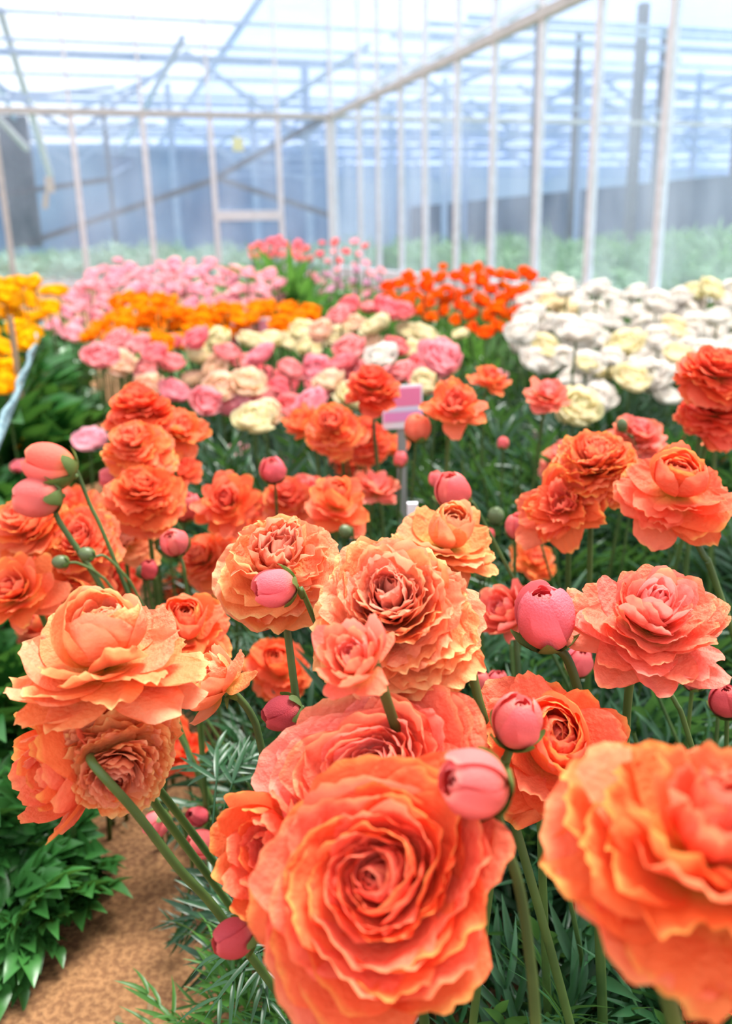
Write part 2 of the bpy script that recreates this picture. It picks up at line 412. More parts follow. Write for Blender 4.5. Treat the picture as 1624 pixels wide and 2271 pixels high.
def bloom_mesh(name, kind, seed, mat, lod=2):
    rng = random.Random(seed * 7919 + 13)
    mb = MB()
    nu, nv = {2: (15, 13), 1: (9, 8), 0: (5, 5)}[lod]
    J = lambda a: rng.uniform(-a, a)
    if kind == 'rose':                     # many-petalled, seen into its swirling heart
        n = 72
        for i in range(n):
            t = i / (n - 1.0)
            petal(mb, rng, i * GA + J(.22), t, lerp(.01, .16, t), lerp(.10, -.12, t),
                  lerp(48, 97, t ** .8) + J(5), lerp(-48, 60, t ** 1.1) + J(12), lerp(.24, 1.04, t ** .80) * (1 + J(.07)),
                  lerp(.16, .66, t ** .75) * (1 + J(.12)), wrapf=lerp(1.02, 1.3, t), swirl=lerp(.06, .16, t), ruf=lerp(.008, .058, t), frill=lerp(.008, .016, t),
                  nu=nu, nv=nv, point=.13, power=lerp(1.0, 1.3, t), tilt=J(.05))
    elif kind == 'dome':                   # ruffled pompon with a full skirt
        n = 120 if lod == 2 else (76 if lod == 1 else 46)
        for i in range(n):
            t = i / (n - 1.0)
            petal(mb, rng, i * GA + J(.5), t, lerp(.01, .14, t), lerp(.16, -.22, t),
                  lerp(28, 105, t ** .75) + J(9), lerp(-25, 112, t ** .8) + J(20), lerp(.50, .92, t ** .6) * (1 + J(.10)),
                  lerp(.20, .50, t ** .7) * (1 + J(.2)), wrapf=lerp(1.1, 1.6, t), swirl=J(.09), ruf=lerp(.02, .075, t), frill=.030,
                  nu=nu, nv=nv, point=.12, power=1.0, tilt=J(.09))
    elif kind == 'open':                   # round heart above broad spread petals
        n = 60 if lod == 2 else 40
        for i in range(n):
            t = i / (n - 1.0)
            if t < .58:
                q = t / .58
                petal(mb, rng, i * GA + J(.15), t, lerp(.01, .08, q), lerp(.10, 0, q), lerp(42, 72, q) + J(5), lerp(-60, -26, q) + J(9),
                      lerp(.42, 1.02, q ** .7) * (1 + J(.05)), lerp(.16, .50, q), wrapf=1.06, swirl=.08, ruf=.022, frill=.010, nu=nu, nv=nv, point=.15, tilt=J(.05))
            else:
                q = (t - .58) / .42
                petal(mb, rng, i * GA + J(.35), t, lerp(.08, .13, q), lerp(-.02, -.18, q), lerp(76, 102, q) + J(7), lerp(28, 104, q) + J(18),
                      lerp(.90, 1.02, q) * (1 + J(.10)), .44 * (1 + J(.2)), wrapf=lerp(1.4, 2.2, q), swirl=J(.08), ruf=.06, frill=.022,
                      nu=nu, nv=nv, point=.22, power=1.1, tilt=J(.1))
    elif kind == 'wave':                   # broad wavy petals in loose tiers, heart hidden
        n = 44
        for i in range(n):
            t = i / (n - 1.0)
            petal(mb, rng, i * GA + J(.4), t, lerp(.01, .14, t), lerp(.2, -.35, t), lerp(35, 108, t) + J(8), lerp(-40, 100, t ** .8) + J(22),
                  lerp(.62, 1.02, t ** .6) * (1 + J(.10)), lerp(.32, .62, t ** .7) * (1 + J(.2)), wrapf=lerp(1.1, 1.8, t), swirl=J(.12), ruf=.085, frill=.014,
                  nu=nu, nv=nv, point=.10, power=1.1, tilt=J(.12))
    elif kind == 'lily':                   # layered, pointed petals like a water lily
        n = 76 if lod == 2 else 46
        for i in range(n):
            t = i / (n - 1.0)
            petal(mb, rng, i * GA + J(.3), t, lerp(.01, .12, t), lerp(.14, -.14, t), lerp(36, 100, t ** .9) + J(6), lerp(-45, 84, t ** .85) + J(12),
                  lerp(.46, 1.02, t ** .6) * (1 + J(.10)), lerp(.20, .37, t ** .6) * (1 + J(.18)), wrapf=lerp(1.1, 1.8, t), swirl=J(.07), ruf=lerp(.01, .045, t),
                  frill=.012, nu=nu, nv=nv, point=.36, power=1.0, peak=.62, tilt=J(.07))
    elif kind == 'cup':                    # half-open, few loose petals
        n = 30
        for i in range(n):
            t = i / (n - 1.0)
            petal(mb, rng, i * GA + J(.1), t, lerp(.01, .10, t), lerp(.05, -.03, t), lerp(50, 86, t) + J(4), lerp(-35, 14, t ** 1.5) + J(9),
                  lerp(.55, 1.28, t ** .7) * (1 + J(.06)), lerp(.20, .50, t), wrapf=1.15, swirl=.04, ruf=.03, frill=.02, nu=nu, nv=nv, point=.30)
        for k in range(4):
            petal(mb, rng, k * 1.7 + J(.4), .9, .1, -.03, 95 + J(10), 62 + J(25), 1.05, .42, wrapf=1.6, ruf=.05, frill=.02, nu=nu, nv=nv, point=.35)
    elif kind == 'loose':                  # a blown bloom: heart partly bare, petals flying out
        n = 34
        for i in range(n):
            t = i / (n - 1.0)
            petal(mb, rng, i * GA + J(.5), t, lerp(.02, .12, t), lerp(.05, -.1, t), lerp(50, 98, t) + J(8), lerp(-20, 85, t) + J(24),
                  lerp(.5, 1.05, t ** .6) * (1 + J(.1)), lerp(.26, .44, t), wrapf=1.7, swirl=J(.1), ruf=.075, frill=.03, nu=nu, nv=nv, point=.3)
    elif kind == 'bud':                    # closed, egg-shaped
        n = 14 if lod == 2 else 8
        for i in range(n):
            t = i / (n - 1.0)
            petal(mb, rng, i * GA + J(.05), lerp(.35, 1, t), lerp(.01, .03, t), lerp(.03, -.01, t), lerp(78, 92, t), lerp(-72, -58, t) + J(4),
                  lerp(2.1, 2.62, t), lerp(.55, .92, t), wrapf=1.02, swirl=lerp(.03, .07, t), ruf=.012, frill=.01, nu=nu, nv=nv, point=.28, power=.95, base_w=.35, peak=.5)
    elif kind == 'ball':                   # small full pompon for the far beds
        n = {2: 60, 1: 34, 0: 20}[lod]
        for i in range(n):
            t = i / (n - 1.0)
            petal(mb, rng, i * GA + J(.1), t, lerp(.01, .1, t), lerp(.10, -.1, t), lerp(46, 104, t) + J(6), lerp(-62, 2, t) + J(12),
                  lerp(.6, 1.3, t ** .7), lerp(.26, .62, t), wrapf=1.08, swirl=.05, ruf=.04, frill=.03, nu=nu, nv=nv, point=.15)
    loosen(mb, rng, {'bud': .02, 'ball': .04}.get(kind, .06))
    return mb.mesh(name, mat)

def calyx_mesh(name, seed, hug, mat, n=5):
    """sepals below a bloom; hug: they close round a bud"""
    rng = random.Random(seed); mb = MB()
    for k in range(n):
        ph = k * 2 * math.pi / n + rng.uniform(-.15, .15)
        if hug:
            L = 1.30 + rng.uniform(-.25, .2)
            petal(mb, rng, ph, .8, .07, -.05, 92, 92 - 54 * L, L, .48, wrapf=1.03, ruf=.03, frill=.02, nu=7, nv=8, point=.5, base_w=.5, peak=.4)
        else:
            petal(mb, rng, ph, .8, .03, -.20, 100, 118 + rng.uniform(-20, 20), .42, .13, wrapf=2.2, ruf=.03, frill=.02, nu=5, nv=6, point=.5, base_w=.5, peak=.4)
    vs = []; ns = 10
    for (rr, zz) in ((.0, -.26), (.09, -.24), (.13, -.16), (.10, -.05), (0, .0)):
        for k in range(ns):
            vs.append((rr * math.cos(2 * math.pi * k / ns), rr * math.sin(2 * math.pi * k / ns), zz + (.10 if hug else 0)))
    q = [[i * ns + k, i * ns + (k + 1) % ns, (i + 1) * ns + (k + 1) % ns, (i + 1) * ns + k] for i in range(4) for k in range(ns)]
    mb.add(vs, q)
    return mb.mesh(name, mat)

_cache = {}
def get_bloom(kind, seed, pal, lod=2):
    k = (kind, seed, pal, lod)
    if k not in _cache: _cache[k] = bloom_mesh('bloom', kind, seed, MAT[pal], lod)
    return _cache[k]
def get_calyx(seed, hug):
    k = ('cal', seed, hug)
    if k not in _cache: _cache[k] = calyx_mesh('calyx', seed, hug, MAT['sepal'])
    return _cache[k]

# ------------------------------------------------------------------ leaves
def lobe(L, W, bend, fold, n=5, ang=0.0, org=(0, 0, 0)):
    s = np.linspace(0, 1, n + 1)
    w = W * np.sin(np.pi * np.clip(s * .92 + .08, 0, 1) ** .8) + .0004
    w[-1] = W * .04
    x = L * s; z = -bend * L * s ** 2
    V = np.stack([np.stack([x, -w, z + fold * w], -1), np.stack([x, 0 * x, z], -1), np.stack([x, w, z + fold * w], -1)], 1).reshape(-1, 3)
    c, s_ = math.cos(ang), math.sin(ang)
    Vr = V.copy(); Vr[:, 0] = V[:, 0] * c - V[:, 1] * s_; Vr[:, 1] = V[:, 0] * s_ + V[:, 1] * c
    return Vr + np.array(org), grid_quads(3, n + 1)

def leaf_arrays(rng, fine=True, broad=False):
    """a cut ternate leaf on its petiole, along +X, about 1 long"""
    mb = MB()
    pl = rng.uniform(.45, .6)
    n = 4
    pts = [Vector((pl * k / n, 0, .10 * math.sin(k / n * 1.6))) for k in range(n + 1)]
    tube(mb, pts, .014, .009, 3, cap=False)
    end = np.array(pts[-1])
    nn = 4 if fine else 3
    for a in ((-58, 0, 58) if fine or broad else (-55, 0, 55)):
        a = math.radians(a + rng.uniform(-10, 10))
        LL = rng.uniform(.34, .46) * (1.0 if abs(a) > .3 else 1.15)
        d = np.array([math.cos(a), math.sin(a), rng.uniform(-.15, .1)])
        wd_ = (.017 if not broad else .085) * rng.uniform(.8, 1.25) * (1 if fine else 1.5)
        V, q = lobe(LL, wd_, rng.uniform(.1, .5), .5, nn + 1, a, end); mb.add(V, q)
        subs = ((.25, 42), (.25, -42), (.45, 36), (.45, -36), (.68, 30), (.68, -30)) if fine else ((.4, 40), (.4, -40))
        for f, b in subs:
            if rng.random() < .1: continue
            o = end + d * LL * f - np.array([0, 0, .1 * f])
            V, q = lobe(LL * (.62 - .25 * f) * rng.uniform(.85, 1.3), wd_ * .9, rng.uniform(.1, .7), .5, nn, a + math.radians(b + rng.uniform(-12, 12)), o)
            mb.add(V, q)
    return mb.arrays()[:2]

def rotm(az, el, roll):
    return np.array(Matrix.Rotation(az, 3, 'Z') @ Matrix.Rotation(-el, 3, 'Y') @ Matrix.Rotation(roll, 3, 'X'))

_r = random.Random(5)
LEAF_F = [leaf_arrays(_r, True) for k in range(8)]
LEAF_C = [leaf_arrays(_r, False) for k in range(6)]
LEAF_B = [leaf_arrays(_r, True, True) for k in range(6)]

def clump(mb, rng, pos, size, nleaf, lib, el=(35, 85), spread=.03):
    for k in range(nleaf):
        V, q = lib[rng.randrange(len(lib))]
        R = rotm(rng.uniform(0, 6.283), math.radians(rng.uniform(*el)), rng.uniform(-.6, .6))
        s = size * rng.uniform(.65, 1.1)
        P = (V * s) @ R.T + np.array([pos[0] + rng.uniform(-spread, spread), pos[1] + rng.uniform(-spread, spread), pos[2]])
        mb.add(P, q)

# ------------------------------------------------------------------ the ground and the glasshouse
def sand_mat():
    mt, nt = newmat('sand')
    tc = N(nt, 'ShaderNodeTexCoord')
    n1 = N(nt, 'ShaderNodeTexNoise', i_Scale=9.0, i_Detail=6.0)
    n2 = N(nt, 'ShaderNodeTexNoise', i_Scale=150.0, i_Detail=3.0)
    for n in (n1, n2): nt.links.new(tc.outputs['Object'], n.inputs['Vector'])
    c = ramp(nt, [(0.3, (0.14, 0.058, 0.020)), (0.62, (0.29, 0.135, 0.050))], n1.outputs['Fac'])
    c = mix(nt, c, ramp(nt, [(0.40, (0.09, 0.035, 0.015)), (0.62, (0.38, 0.20, 0.085))], n2.outputs['Fac']), 0.45)
    bs = N(nt, 'ShaderNodeBsdfPrincipled', i_Roughness=0.95)
    nt.links.new(c, bs.inputs['Base Color'])
    bp = N(nt, 'ShaderNodeBump', i_Strength=0.8, i_Distance=0.006)
    nt.links.new(n2.outputs['Fac'], bp.inputs['Height']); nt.links.new(bp.outputs[0], bs.inputs['Normal'])
    o = N(nt, 'ShaderNodeOutputMaterial'); nt.links.new(bs.outputs[0], o.inputs[0])
    return mt

WH = 5.2
_c = ray(742, 560)
CORNER = Vector((_c.x, _c.y, 0)) / _c.dot(FWD) * 15.2
EAVE = 2.62
BX = -BR                                            # along the back wall, to the left of the corner

mb = MB()
x0, x1, y0, y1 = -9, 6, -1.5, 20
gx = np.linspace(x0, x1, 90); gy = np.linspace(y0, y1, 120)
X, Y = np.meshgrid(gx, gy)
rs = np.random.RandomState(3)
Zg = 0.006 * np.sin(X * 9 + 1) * np.sin(Y * 7) + rs.uniform(-.004, .004, X.shape)
pc = CORNER
sel = np.stack([X, Y, Zg], -1).reshape(-1, 3)
U = sel[:, 0] * BR.x + sel[:, 1] * BR.y
sel[:, 0] -= np.clip(U - pc.dot(BR) + .0, 0, 99) * BR.x; sel[:, 1] -= np.clip(U - pc.dot(BR), 0, 99) * BR.y
mb.add(sel, grid_quads(90, 120))
fl = obj('floor', mb.mesh('floor', sand_mat()))
tag(fl, 'orange brown sandy ground of the flower house', 'floor', kind='structure')

post_m = plain_mat('pale_grey_metal', (0.78, 0.78, 0.82), (0.66, 0.65, 0.67), rough=.45)
dark_m = plain_mat('dark_grey_metal', (0.08, 0.09, 0.12), (0.12, 0.13, 0.16), rough=.5)
tan_m = plain_mat('weathered_grey_metal', (0.46, 0.45, 0.44), (0.56, 0.54, 0.52), rough=.6)
glass = glass_mat('dusty_glass', (0.80, 0.86, 1.0), (0.95, 0.97, 1.0), 0.13, 1.5, (1, 1, .4))

def on_plane(px, py, p0, n):
    r = ray(px, py)
    return CAM + r * ((p0 - CAM).dot(n) / r.dot(n))

def profile_post(mb, p, z0, z1, w, d, ax, ay):
    """glazing bar: flange plus web"""
    c = Vector((p.x, p.y, (z0 + z1) / 2)); h = Vector((0, 0, (z1 - z0) / 2))
    box_mb(mb, c, ax * w / 2, ay * d * .15, h)
    box_mb(mb, c + ay * d * .4, ax * w * .22, ay * d * .35, h)

def glazed_wall(name, pts, along, normal, label, w_low, w_up, pane_mat, mats):
    root = bpy.data.objects.new(name, None); COL.objects.link(root)
    root.location = pts[0]
    tag(root, label, 'wall', kind='structure')
    inv = -Vector(pts[0])
    for k, p in enumerate(pts):
        mb = MB(); q = p + inv
        profile_post(mb, q, 0, EAVE, w_low[k], w_low[k], along, normal)
        profile_post(mb, q, EAVE, WH, w_up, w_up, along, normal)
        obj('glazing_bar', mb.mesh('glazing_bar', mats[k], smooth=False), root)
    for a, b in zip(pts[:-1], pts[1:]):
        mb = MB(); off = normal * .02
        a2 = a + inv; b2 = b + inv
        box_mb(mb, (a2 + b2) / 2 + Vector((0, 0, WH / 2)) + off, (b2 - a2) / 2, normal * .002, Vector((0, 0, WH / 2)))
        obj('glass_pane', mb.mesh('glass_pane', pane_mat, smooth=False), root)
    return root, inv

# back wall: bars where the photo shows them, left to right
bpts = [on_plane(px, 293, CORNER, BD) for px in (-520, -345, -175, -12, 160, 318, 467, 616)]
bpts = [Vector((p.x, p.y, 0)) for p in bpts] + [CORNER.copy()]
wl = [.085] * 8 + [.17]
wall_back, invb = glazed_wall('wall_back', bpts, BR, BD, 'glazed end wall of the flower house with slim pale bars', wl, .045, glass, [post_m] * 3 + [tan_m] + [post_m] * 5)
mb = MB(); bar_mb(mb, bpts[0] + invb + Vector((0, 0, EAVE)), CORNER + invb + Vector((0, 0, EAVE)), .08, .085)
obj('rail', mb.mesh('rail', tan_m, smooth=False), wall_back)
mb = MB(); zc = on_plane(555, 478, CORNER, BD).z
bar_mb(mb, bpts[6] + invb + Vector((0, 0, zc)), bpts[7] + invb + Vector((0, 0, zc)), .06, .15)
obj('cross_rail', mb.mesh('cross_rail', post_m, smooth=False), wall_back)
mb = MB(); box_mb(mb, (bpts[0] + CORNER) / 2 + invb + Vector((0, 0, .06)), (CORNER - bpts[0]) / 2, BD * .04, Vector((0, 0, .06)))
obj('sill', mb.mesh('sill', post_m, smooth=False), wall_back)

# side wall on the right
rpts = [CORNER.copy()]
for px in (795, 836, 887, 941, 1012, 1092, 1194, 1317, 1474, 1720, 2080):
    p = on_plane(px, 293, CORNER, BR); rpts.append(Vector((p.x, p.y, 0)))
wall_right, invr = glazed_wall('wall_right', rpts, BD, BR, 'glazed side wall running off to the right of the flower house', [.075] * 12, .065, glass, [post_m] * 12)
e = Vector((0, 0, EAVE))
mb = MB(); bar_mb(mb, rpts[0] + invr + e, rpts[-1] + invr + e, .085, .085)
obj('rail', mb.mesh('rail', tan_m, smooth=False), wall_right)
mb = MB(); e2 = Vector((0, 0, 2.98)) + BR * .5; bar_mb(mb, rpts[0] + invr + e2, rpts[-1] + invr + e2, .07, .07)
obj('gutter', mb.mesh('gutter', post_m, smooth=False), wall_right)
mb = MB(); box_mb(mb, (rpts[0] + rpts[-1]) / 2 + invr + Vector((0, 0, .12)), (rpts[-1] - rpts[0]) / 2, BR * .05, Vector((0, 0, .12)))
obj('sill', mb.mesh('sill', post_m, smooth=False), wall_right)

mb = MB(); bar_mb(mb, e + BR * .1, e + BR * 14, .07, .07)
obj('cross_beam', mb.mesh('cross_beam', tan_m, smooth=False), wall_right)

# neighbouring glasshouses beyond the panes
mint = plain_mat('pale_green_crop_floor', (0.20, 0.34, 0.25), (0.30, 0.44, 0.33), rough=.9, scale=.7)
mb = MB(); c0 = CORNER
def quad(mb, a, b, c, d): mb.add([tuple(a), tuple(b), tuple(c), tuple(d)], [[0, 1, 2, 3]])
quad(mb, c0 + BX * 30 - Vector((0, 0, .03)) + BD * .1, c0 + BR * 60 + BD * .1 - Vector((0, 0, .03)), c0 + BR * 60 + BD * 60 - Vector((0, 0, .03)), c0 + BX * 30 + BD * 60 - Vector((0, 0, .03)))
quad(mb, c0 + BR * .1 - BD * 18 - Vector((0, 0, .031)), c0 + BR * 60 - BD * 18 - Vector((0, 0, .031)), c0 + BR * 60 + BD * .2 - Vector((0, 0, .031)), c0 + BR * .1 + BD * .2 - Vector((0, 0, .031)))
tag(obj('field', mb.mesh('field', mint, smooth=False)), 'pale green crop floor of the houses beyond the glass', 'field', kind='structure')

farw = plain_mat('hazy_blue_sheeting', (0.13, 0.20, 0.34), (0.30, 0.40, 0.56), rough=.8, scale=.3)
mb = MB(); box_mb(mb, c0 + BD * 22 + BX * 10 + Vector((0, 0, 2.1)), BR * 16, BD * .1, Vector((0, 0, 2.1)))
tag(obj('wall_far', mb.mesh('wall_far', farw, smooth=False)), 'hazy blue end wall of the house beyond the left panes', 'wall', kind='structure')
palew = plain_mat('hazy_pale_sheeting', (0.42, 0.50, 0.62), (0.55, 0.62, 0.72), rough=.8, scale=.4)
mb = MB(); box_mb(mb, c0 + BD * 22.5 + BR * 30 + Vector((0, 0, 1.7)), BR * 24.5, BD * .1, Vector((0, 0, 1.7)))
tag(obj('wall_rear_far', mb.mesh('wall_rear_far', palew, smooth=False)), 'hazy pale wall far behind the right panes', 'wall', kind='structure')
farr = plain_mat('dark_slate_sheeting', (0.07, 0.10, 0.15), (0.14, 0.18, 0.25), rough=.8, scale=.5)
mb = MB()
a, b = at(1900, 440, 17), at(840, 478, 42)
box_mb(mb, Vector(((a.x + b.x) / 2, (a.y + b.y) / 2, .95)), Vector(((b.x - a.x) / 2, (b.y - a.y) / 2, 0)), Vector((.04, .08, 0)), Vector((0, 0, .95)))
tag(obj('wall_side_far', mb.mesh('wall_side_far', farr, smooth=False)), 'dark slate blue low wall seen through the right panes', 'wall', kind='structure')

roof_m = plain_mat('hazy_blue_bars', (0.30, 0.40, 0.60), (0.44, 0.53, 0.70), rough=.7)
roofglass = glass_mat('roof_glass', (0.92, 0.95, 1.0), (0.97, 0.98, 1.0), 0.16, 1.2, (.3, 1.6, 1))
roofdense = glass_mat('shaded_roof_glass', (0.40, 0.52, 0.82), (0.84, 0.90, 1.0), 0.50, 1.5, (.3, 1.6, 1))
nroot = bpy.data.objects.new('neighbour_glasshouse', None); COL.objects.link(nroot)
tag(nroot, 'pale roofs, beams and posts of the neighbouring glasshouses beyond the panes', 'glasshouse', kind='structure')
rg = random.Random(21)
for v in np.arange(1.5, 30, 1.25):                   # purlins across the view
    mb = MB(); z = 4.0 + .55 * abs(((v / 6.4) % 1) * 2 - 1)
    a = c0 + BX * 16 + BD * v + Vector((0, 0, z)); b = c0 + BR * 34 + BD * v + Vector((0, 0, z + rg.uniform(-.2, .2)))
    bar_mb(mb, a, b, .07 + .003 * v, .04 + .003 * v)
    obj('purlin', mb.mesh('purlin', roof_m, smooth=False), nroot)
for v in np.arange(-14, 1, 1.6):
    mb = MB(); z = 3.5 + .5 * abs(((v / 6.4) % 1) * 2 - 1)
    bar_mb(mb, c0 + BR * 1.2 + BD * v + Vector((0, 0, z)), c0 + BR * 34 + BD * v + Vector((0, 0, z)), .07, .06)
    obj('purlin', mb.mesh('purlin', roof_m, smooth=False), nroot)
for k in range(16):                                  # lower gutters and struts of the houses to the right
    mb = MB(); v = 1.5 + k * 1.9; z = 3.05 + .5 * (k % 2)
    bar_mb(mb, c0 + BR * 1.5 + BD * v + Vector((0, 0, z)), c0 + BR * 36 + BD * v + Vector((0, 0, z)), .06, .05 + .004 * k)
    obj('gutter', mb.mesh('gutter', roof_m, smooth=False), nroot)
for k in range(46):
    mb = MB(); u = rg.uniform(-12, 26); v = rg.uniform(3, 24); z = rg.uniform(2.9, 4.2)
    a = c0 + BR * u + BD * v + Vector((0, 0, z)); b = a + BR * rg.uniform(.8, 2.6) + BD * rg.uniform(-1, 1) + Vector((0, 0, rg.uniform(-.9, .9)))
    bar_mb(mb, a, b, .07, .08); obj('strut', mb.mesh('strut', roof_m, smooth=False), nroot)
for k, u in enumerate(np.arange(-15, 33, 3.2)):      # rafters running away
    mb = MB(); z = 3.9
    bar_mb(mb, c0 + BR * u + BD * 1 + Vector((0, 0, z)), c0 + BR * u + BD * 30 + Vector((0, 0, z)), .08, .09)
    obj('rafter', mb.mesh('rafter', roof_m, smooth=False), nroot)
for k in range(9):                                   # zig-zag truss braces
    for v in (6, 14, 22):
        mb = MB(); u = -14 + k * 5
        bar_mb(mb, c0 + BR * u + BD * v + Vector((0, 0, 2.9)), c0 + BR * (u + 2.5) + BD * v + Vector((0, 0, 4.6)), .08, .09)
        bar_mb(mb, c0 + BR * (u + 2.5) + BD * v + Vector((0, 0, 4.6)), c0 + BR * (u + 5) + BD * v + Vector((0, 0, 2.9)), .08, .09)
        obj('truss', mb.mesh('truss', roof_m, smooth=False), nroot)
for k, (px, d, w, mt_) in enumerate([(1180, 11.5, .09, dark_m), (1262, 19, .10, dark_m), (1392, 17, .16, dark_m), (1440, 19, .11, dark_m), (1520, 24, .12, roof_m),
                                     (870, 28, .12, roof_m), (985, 24, .12, roof_m), (1030, 32, .12, roof_m), (1275, 24, .1, roof_m), (400, 24, .16, roof_m),
                                     (575, 26, .16, roof_m), (690, 22, .16, roof_m), (260, 26, .12, dark_m), (60, 25, .9, dark_m), (1610, 22, .15, dark_m)]):  # the widest is a dark box standing in for the dim interior
    p = at(px, 560, d); mb = MB()
    box_mb(mb, Vector((p.x, p.y, 2.3)), BR * w / 2, BD * w / 2, Vector((0, 0, 2.3 if w < .5 else 1.7)))
    obj('post', mb.mesh('post', mt_, smooth=False), nroot)
for (pa, da, pb, db, w) in [((240, 398), 19, (-60, 440), 19, .1), ((60, 540), 20, (470, 400), 20, .13), ((470, 400), 20, (740, 250), 20, .13), ((480, 395), 20, (740, 480), 20, .12),
                            ((0, 20), 17, (112, 390), 24, .14), ((-60, 200), 17, (60, 330), 20, .1)]:
    mb = MB(); bar_mb(mb, at(*pa, da), at(*pb, db), w, w)
    obj('brace', mb.mesh('brace', dark_m if da != 17 else tan_m, smooth=False), nroot)
# roof sheets: a clear one on the left, a denser bluish one from the slanting edge rightwards
mb = MB()
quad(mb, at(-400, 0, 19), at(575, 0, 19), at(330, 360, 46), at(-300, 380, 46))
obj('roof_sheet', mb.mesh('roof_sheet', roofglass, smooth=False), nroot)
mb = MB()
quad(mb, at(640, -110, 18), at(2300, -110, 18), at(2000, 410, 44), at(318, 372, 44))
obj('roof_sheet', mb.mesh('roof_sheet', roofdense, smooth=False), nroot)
mb = MB(); bar_mb(mb, at(600, -40, 18), at(318, 372, 44), .10, .16)
obj('ridge', mb.mesh('ridge', roof_m, smooth=False), nroot)

# crop bushes beyond the right panes
rg = random.Random(31); mb = MB()
for k in range(420):
    u = rg.uniform(.5, 12); v = rg.uniform(-10, 3)
    p = c0 + BR * u + BD * v
    px, py, d = project(Vector((p.x, p.y, .5)))
    if px < 760 or px > 1750 or d < 5: continue
    if py < 0: continue
    clump(mb, rg, (p.x, p.y, 0.0), rg.uniform(.55, .85), 9, LEAF_C, el=(30, 85), spread=.2)
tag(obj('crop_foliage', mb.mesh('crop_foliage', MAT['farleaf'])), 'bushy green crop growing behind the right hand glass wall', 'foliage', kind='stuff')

mb = MB()
for k in range(420):
    p = c0 + BX * rg.uniform(-1, 14) + BD * rg.uniform(.8, 9)
    px, py, d = project(Vector((p.x, p.y, .3)))
    if -120 < px < 800: clump(mb, rg, (p.x, p.y, 0.0), rg.uniform(.5, .8), 7, LEAF_C, el=(20, 80), spread=.25)
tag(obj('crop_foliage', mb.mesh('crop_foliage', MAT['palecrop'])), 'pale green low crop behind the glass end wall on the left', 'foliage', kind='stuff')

trap_m = plain_mat('yellow_card', (0.85, 0.75, 0.25), (0.8, 0.7, 0.2))
mb = MB(); p = at(528, 320, 17); box_mb(mb, (0, 0, 0), BR * .11, BD * .004, Vector((0, 0, .12))); tube(mb, [Vector((0, 0, .12)), Vector((0, 0, 1.4))], .006, .006, 5)
tag(obj('sticky_trap', mb.mesh('sticky_trap', trap_m, smooth=False), None, p), 'small yellow sticky trap hanging beyond the end wall', 'insect trap')
tg = plain_mat('tan_tag', (0.62, 0.5, 0.36), (0.55, 0.42, 0.3))
mb = MB(); p = at(106, 425, 16.5); box_mb(mb, (0.05, 0, .12), BR * .08, BD * .01, Vector((0, 0, .14))); box_mb(mb, (-.06, 0, -.16), BR * .05, BD * .01, Vector((.03, 0, .14)))
tube(mb, [Vector((0.05, 0, .2)), Vector((0, 0, 1.6))], .006, .006, 5)
tag(obj('hanging_tag', mb.mesh('hanging_tag', tg, smooth=False), None, p), 'pair of tan tags on a wire hanging beyond the leftmost panes', 'tag')

# ------------------------------------------------------------------ flowers
def quat_to(axis, spin):
    a = Vector(axis).normalized()
    return a.to_track_quat('Z', 'Y') @ Quaternion((0, 0, 1), spin)

def ray_path(start, via, depth):
    return [at(x, y, depth if len(w) == 0 else w[0]) for x, y, *w in via]

def flower(px, py, rpx, R, kind, seed, pal, axis, label, via=None, base=None, stem_r=.0026, name='coral_ranunculus', cat='flower', group=None, lod=2, calyx=None, spin=None, leafy=False, dshift=0.0):
    d = F * R / rpx + dshift
    if dshift: R = rpx * d / F
    P = at(px, py, d)
    a = Vector(axis).normalized()
    rg = random.Random(seed * 31 + int(px) * 7 + int(py))
    root = bpy.data.objects.new(name, None); COL.objects.link(root)
    isbud = kind == 'bud'
    off = {'bud': .85, 'cup': .45, 'rose': .22, 'ball': .3}.get(kind, .18)
    org = P - a * R * off
    if spin is None: spin = rg.uniform(0, 6.28)
    q = quat_to(a, spin)
    # stem
    s0 = org - a * R * (.02 if isbud else .18)
    if via:
        pts = [s0] + [at(x, y, dd[0] if dd else d + .01 * (i + 1)) for i, (x, y, *dd) in enumerate(via)]
    else:
        pts = [s0, s0 - a * R * .9 + Vector((0, 0, -R * .5))]
    last = pts[-1]; dirn = (pts[-1] - pts[-2]).normalized()
    if base is None:
        if via and dirn.z < -.2:
            g = last + dirn * (last.z / -dirn.z) * .75
            base = (g.x, g.y)
        else:
            base = (last.x + rg.uniform(-.03, .05), last.y + rg.uniform(0, .07))
    else:
        g = ground(*base); base = (g.x, g.y)
    G = Vector((base[0], base[1], -.005))
    midp = last.lerp(G, .5) + Vector((dirn.x, dirn.y, 0)) * .02
    pts += [midp, G]
    root.location = (G.x, G.y, 0)
    inv = -Vector(root.location)
    mb = MB(); tube(mb, [p + inv for p in catmull(pts, 7)], stem_r, stem_r * 1.25, 8)
    obj('stem', mb.mesh('stem', MAT['stem']), root)
    obj('bloom' if not isbud else 'bud_head', get_bloom(kind, seed, pal, lod), root, org + inv, q, R if not isbud else (R * .96, R * .96, R * 1.12))
    obj('calyx', get_calyx(seed % 3, isbud if calyx is None else calyx), root, org + inv, q, R if not isbud else (R, R, R * 1.12))
    if leafy:
        mb = MB(); cp = catmull(pts, 7); p = cp[int(len(cp) * .62)] + inv
        for k in range(2):
            V, qq = LEAF_F[rg.randrange(8)]
            Rm = rotm(rg.uniform(0, 6.28), math.radians(rg.uniform(0, 40)), 0)
            mb.add((V * .11) @ Rm.T + np.array(p), qq)
        obj('leaf', mb.mesh('leaf', MAT['leaf']), root)
    tag(root, label, cat, group)
    return root

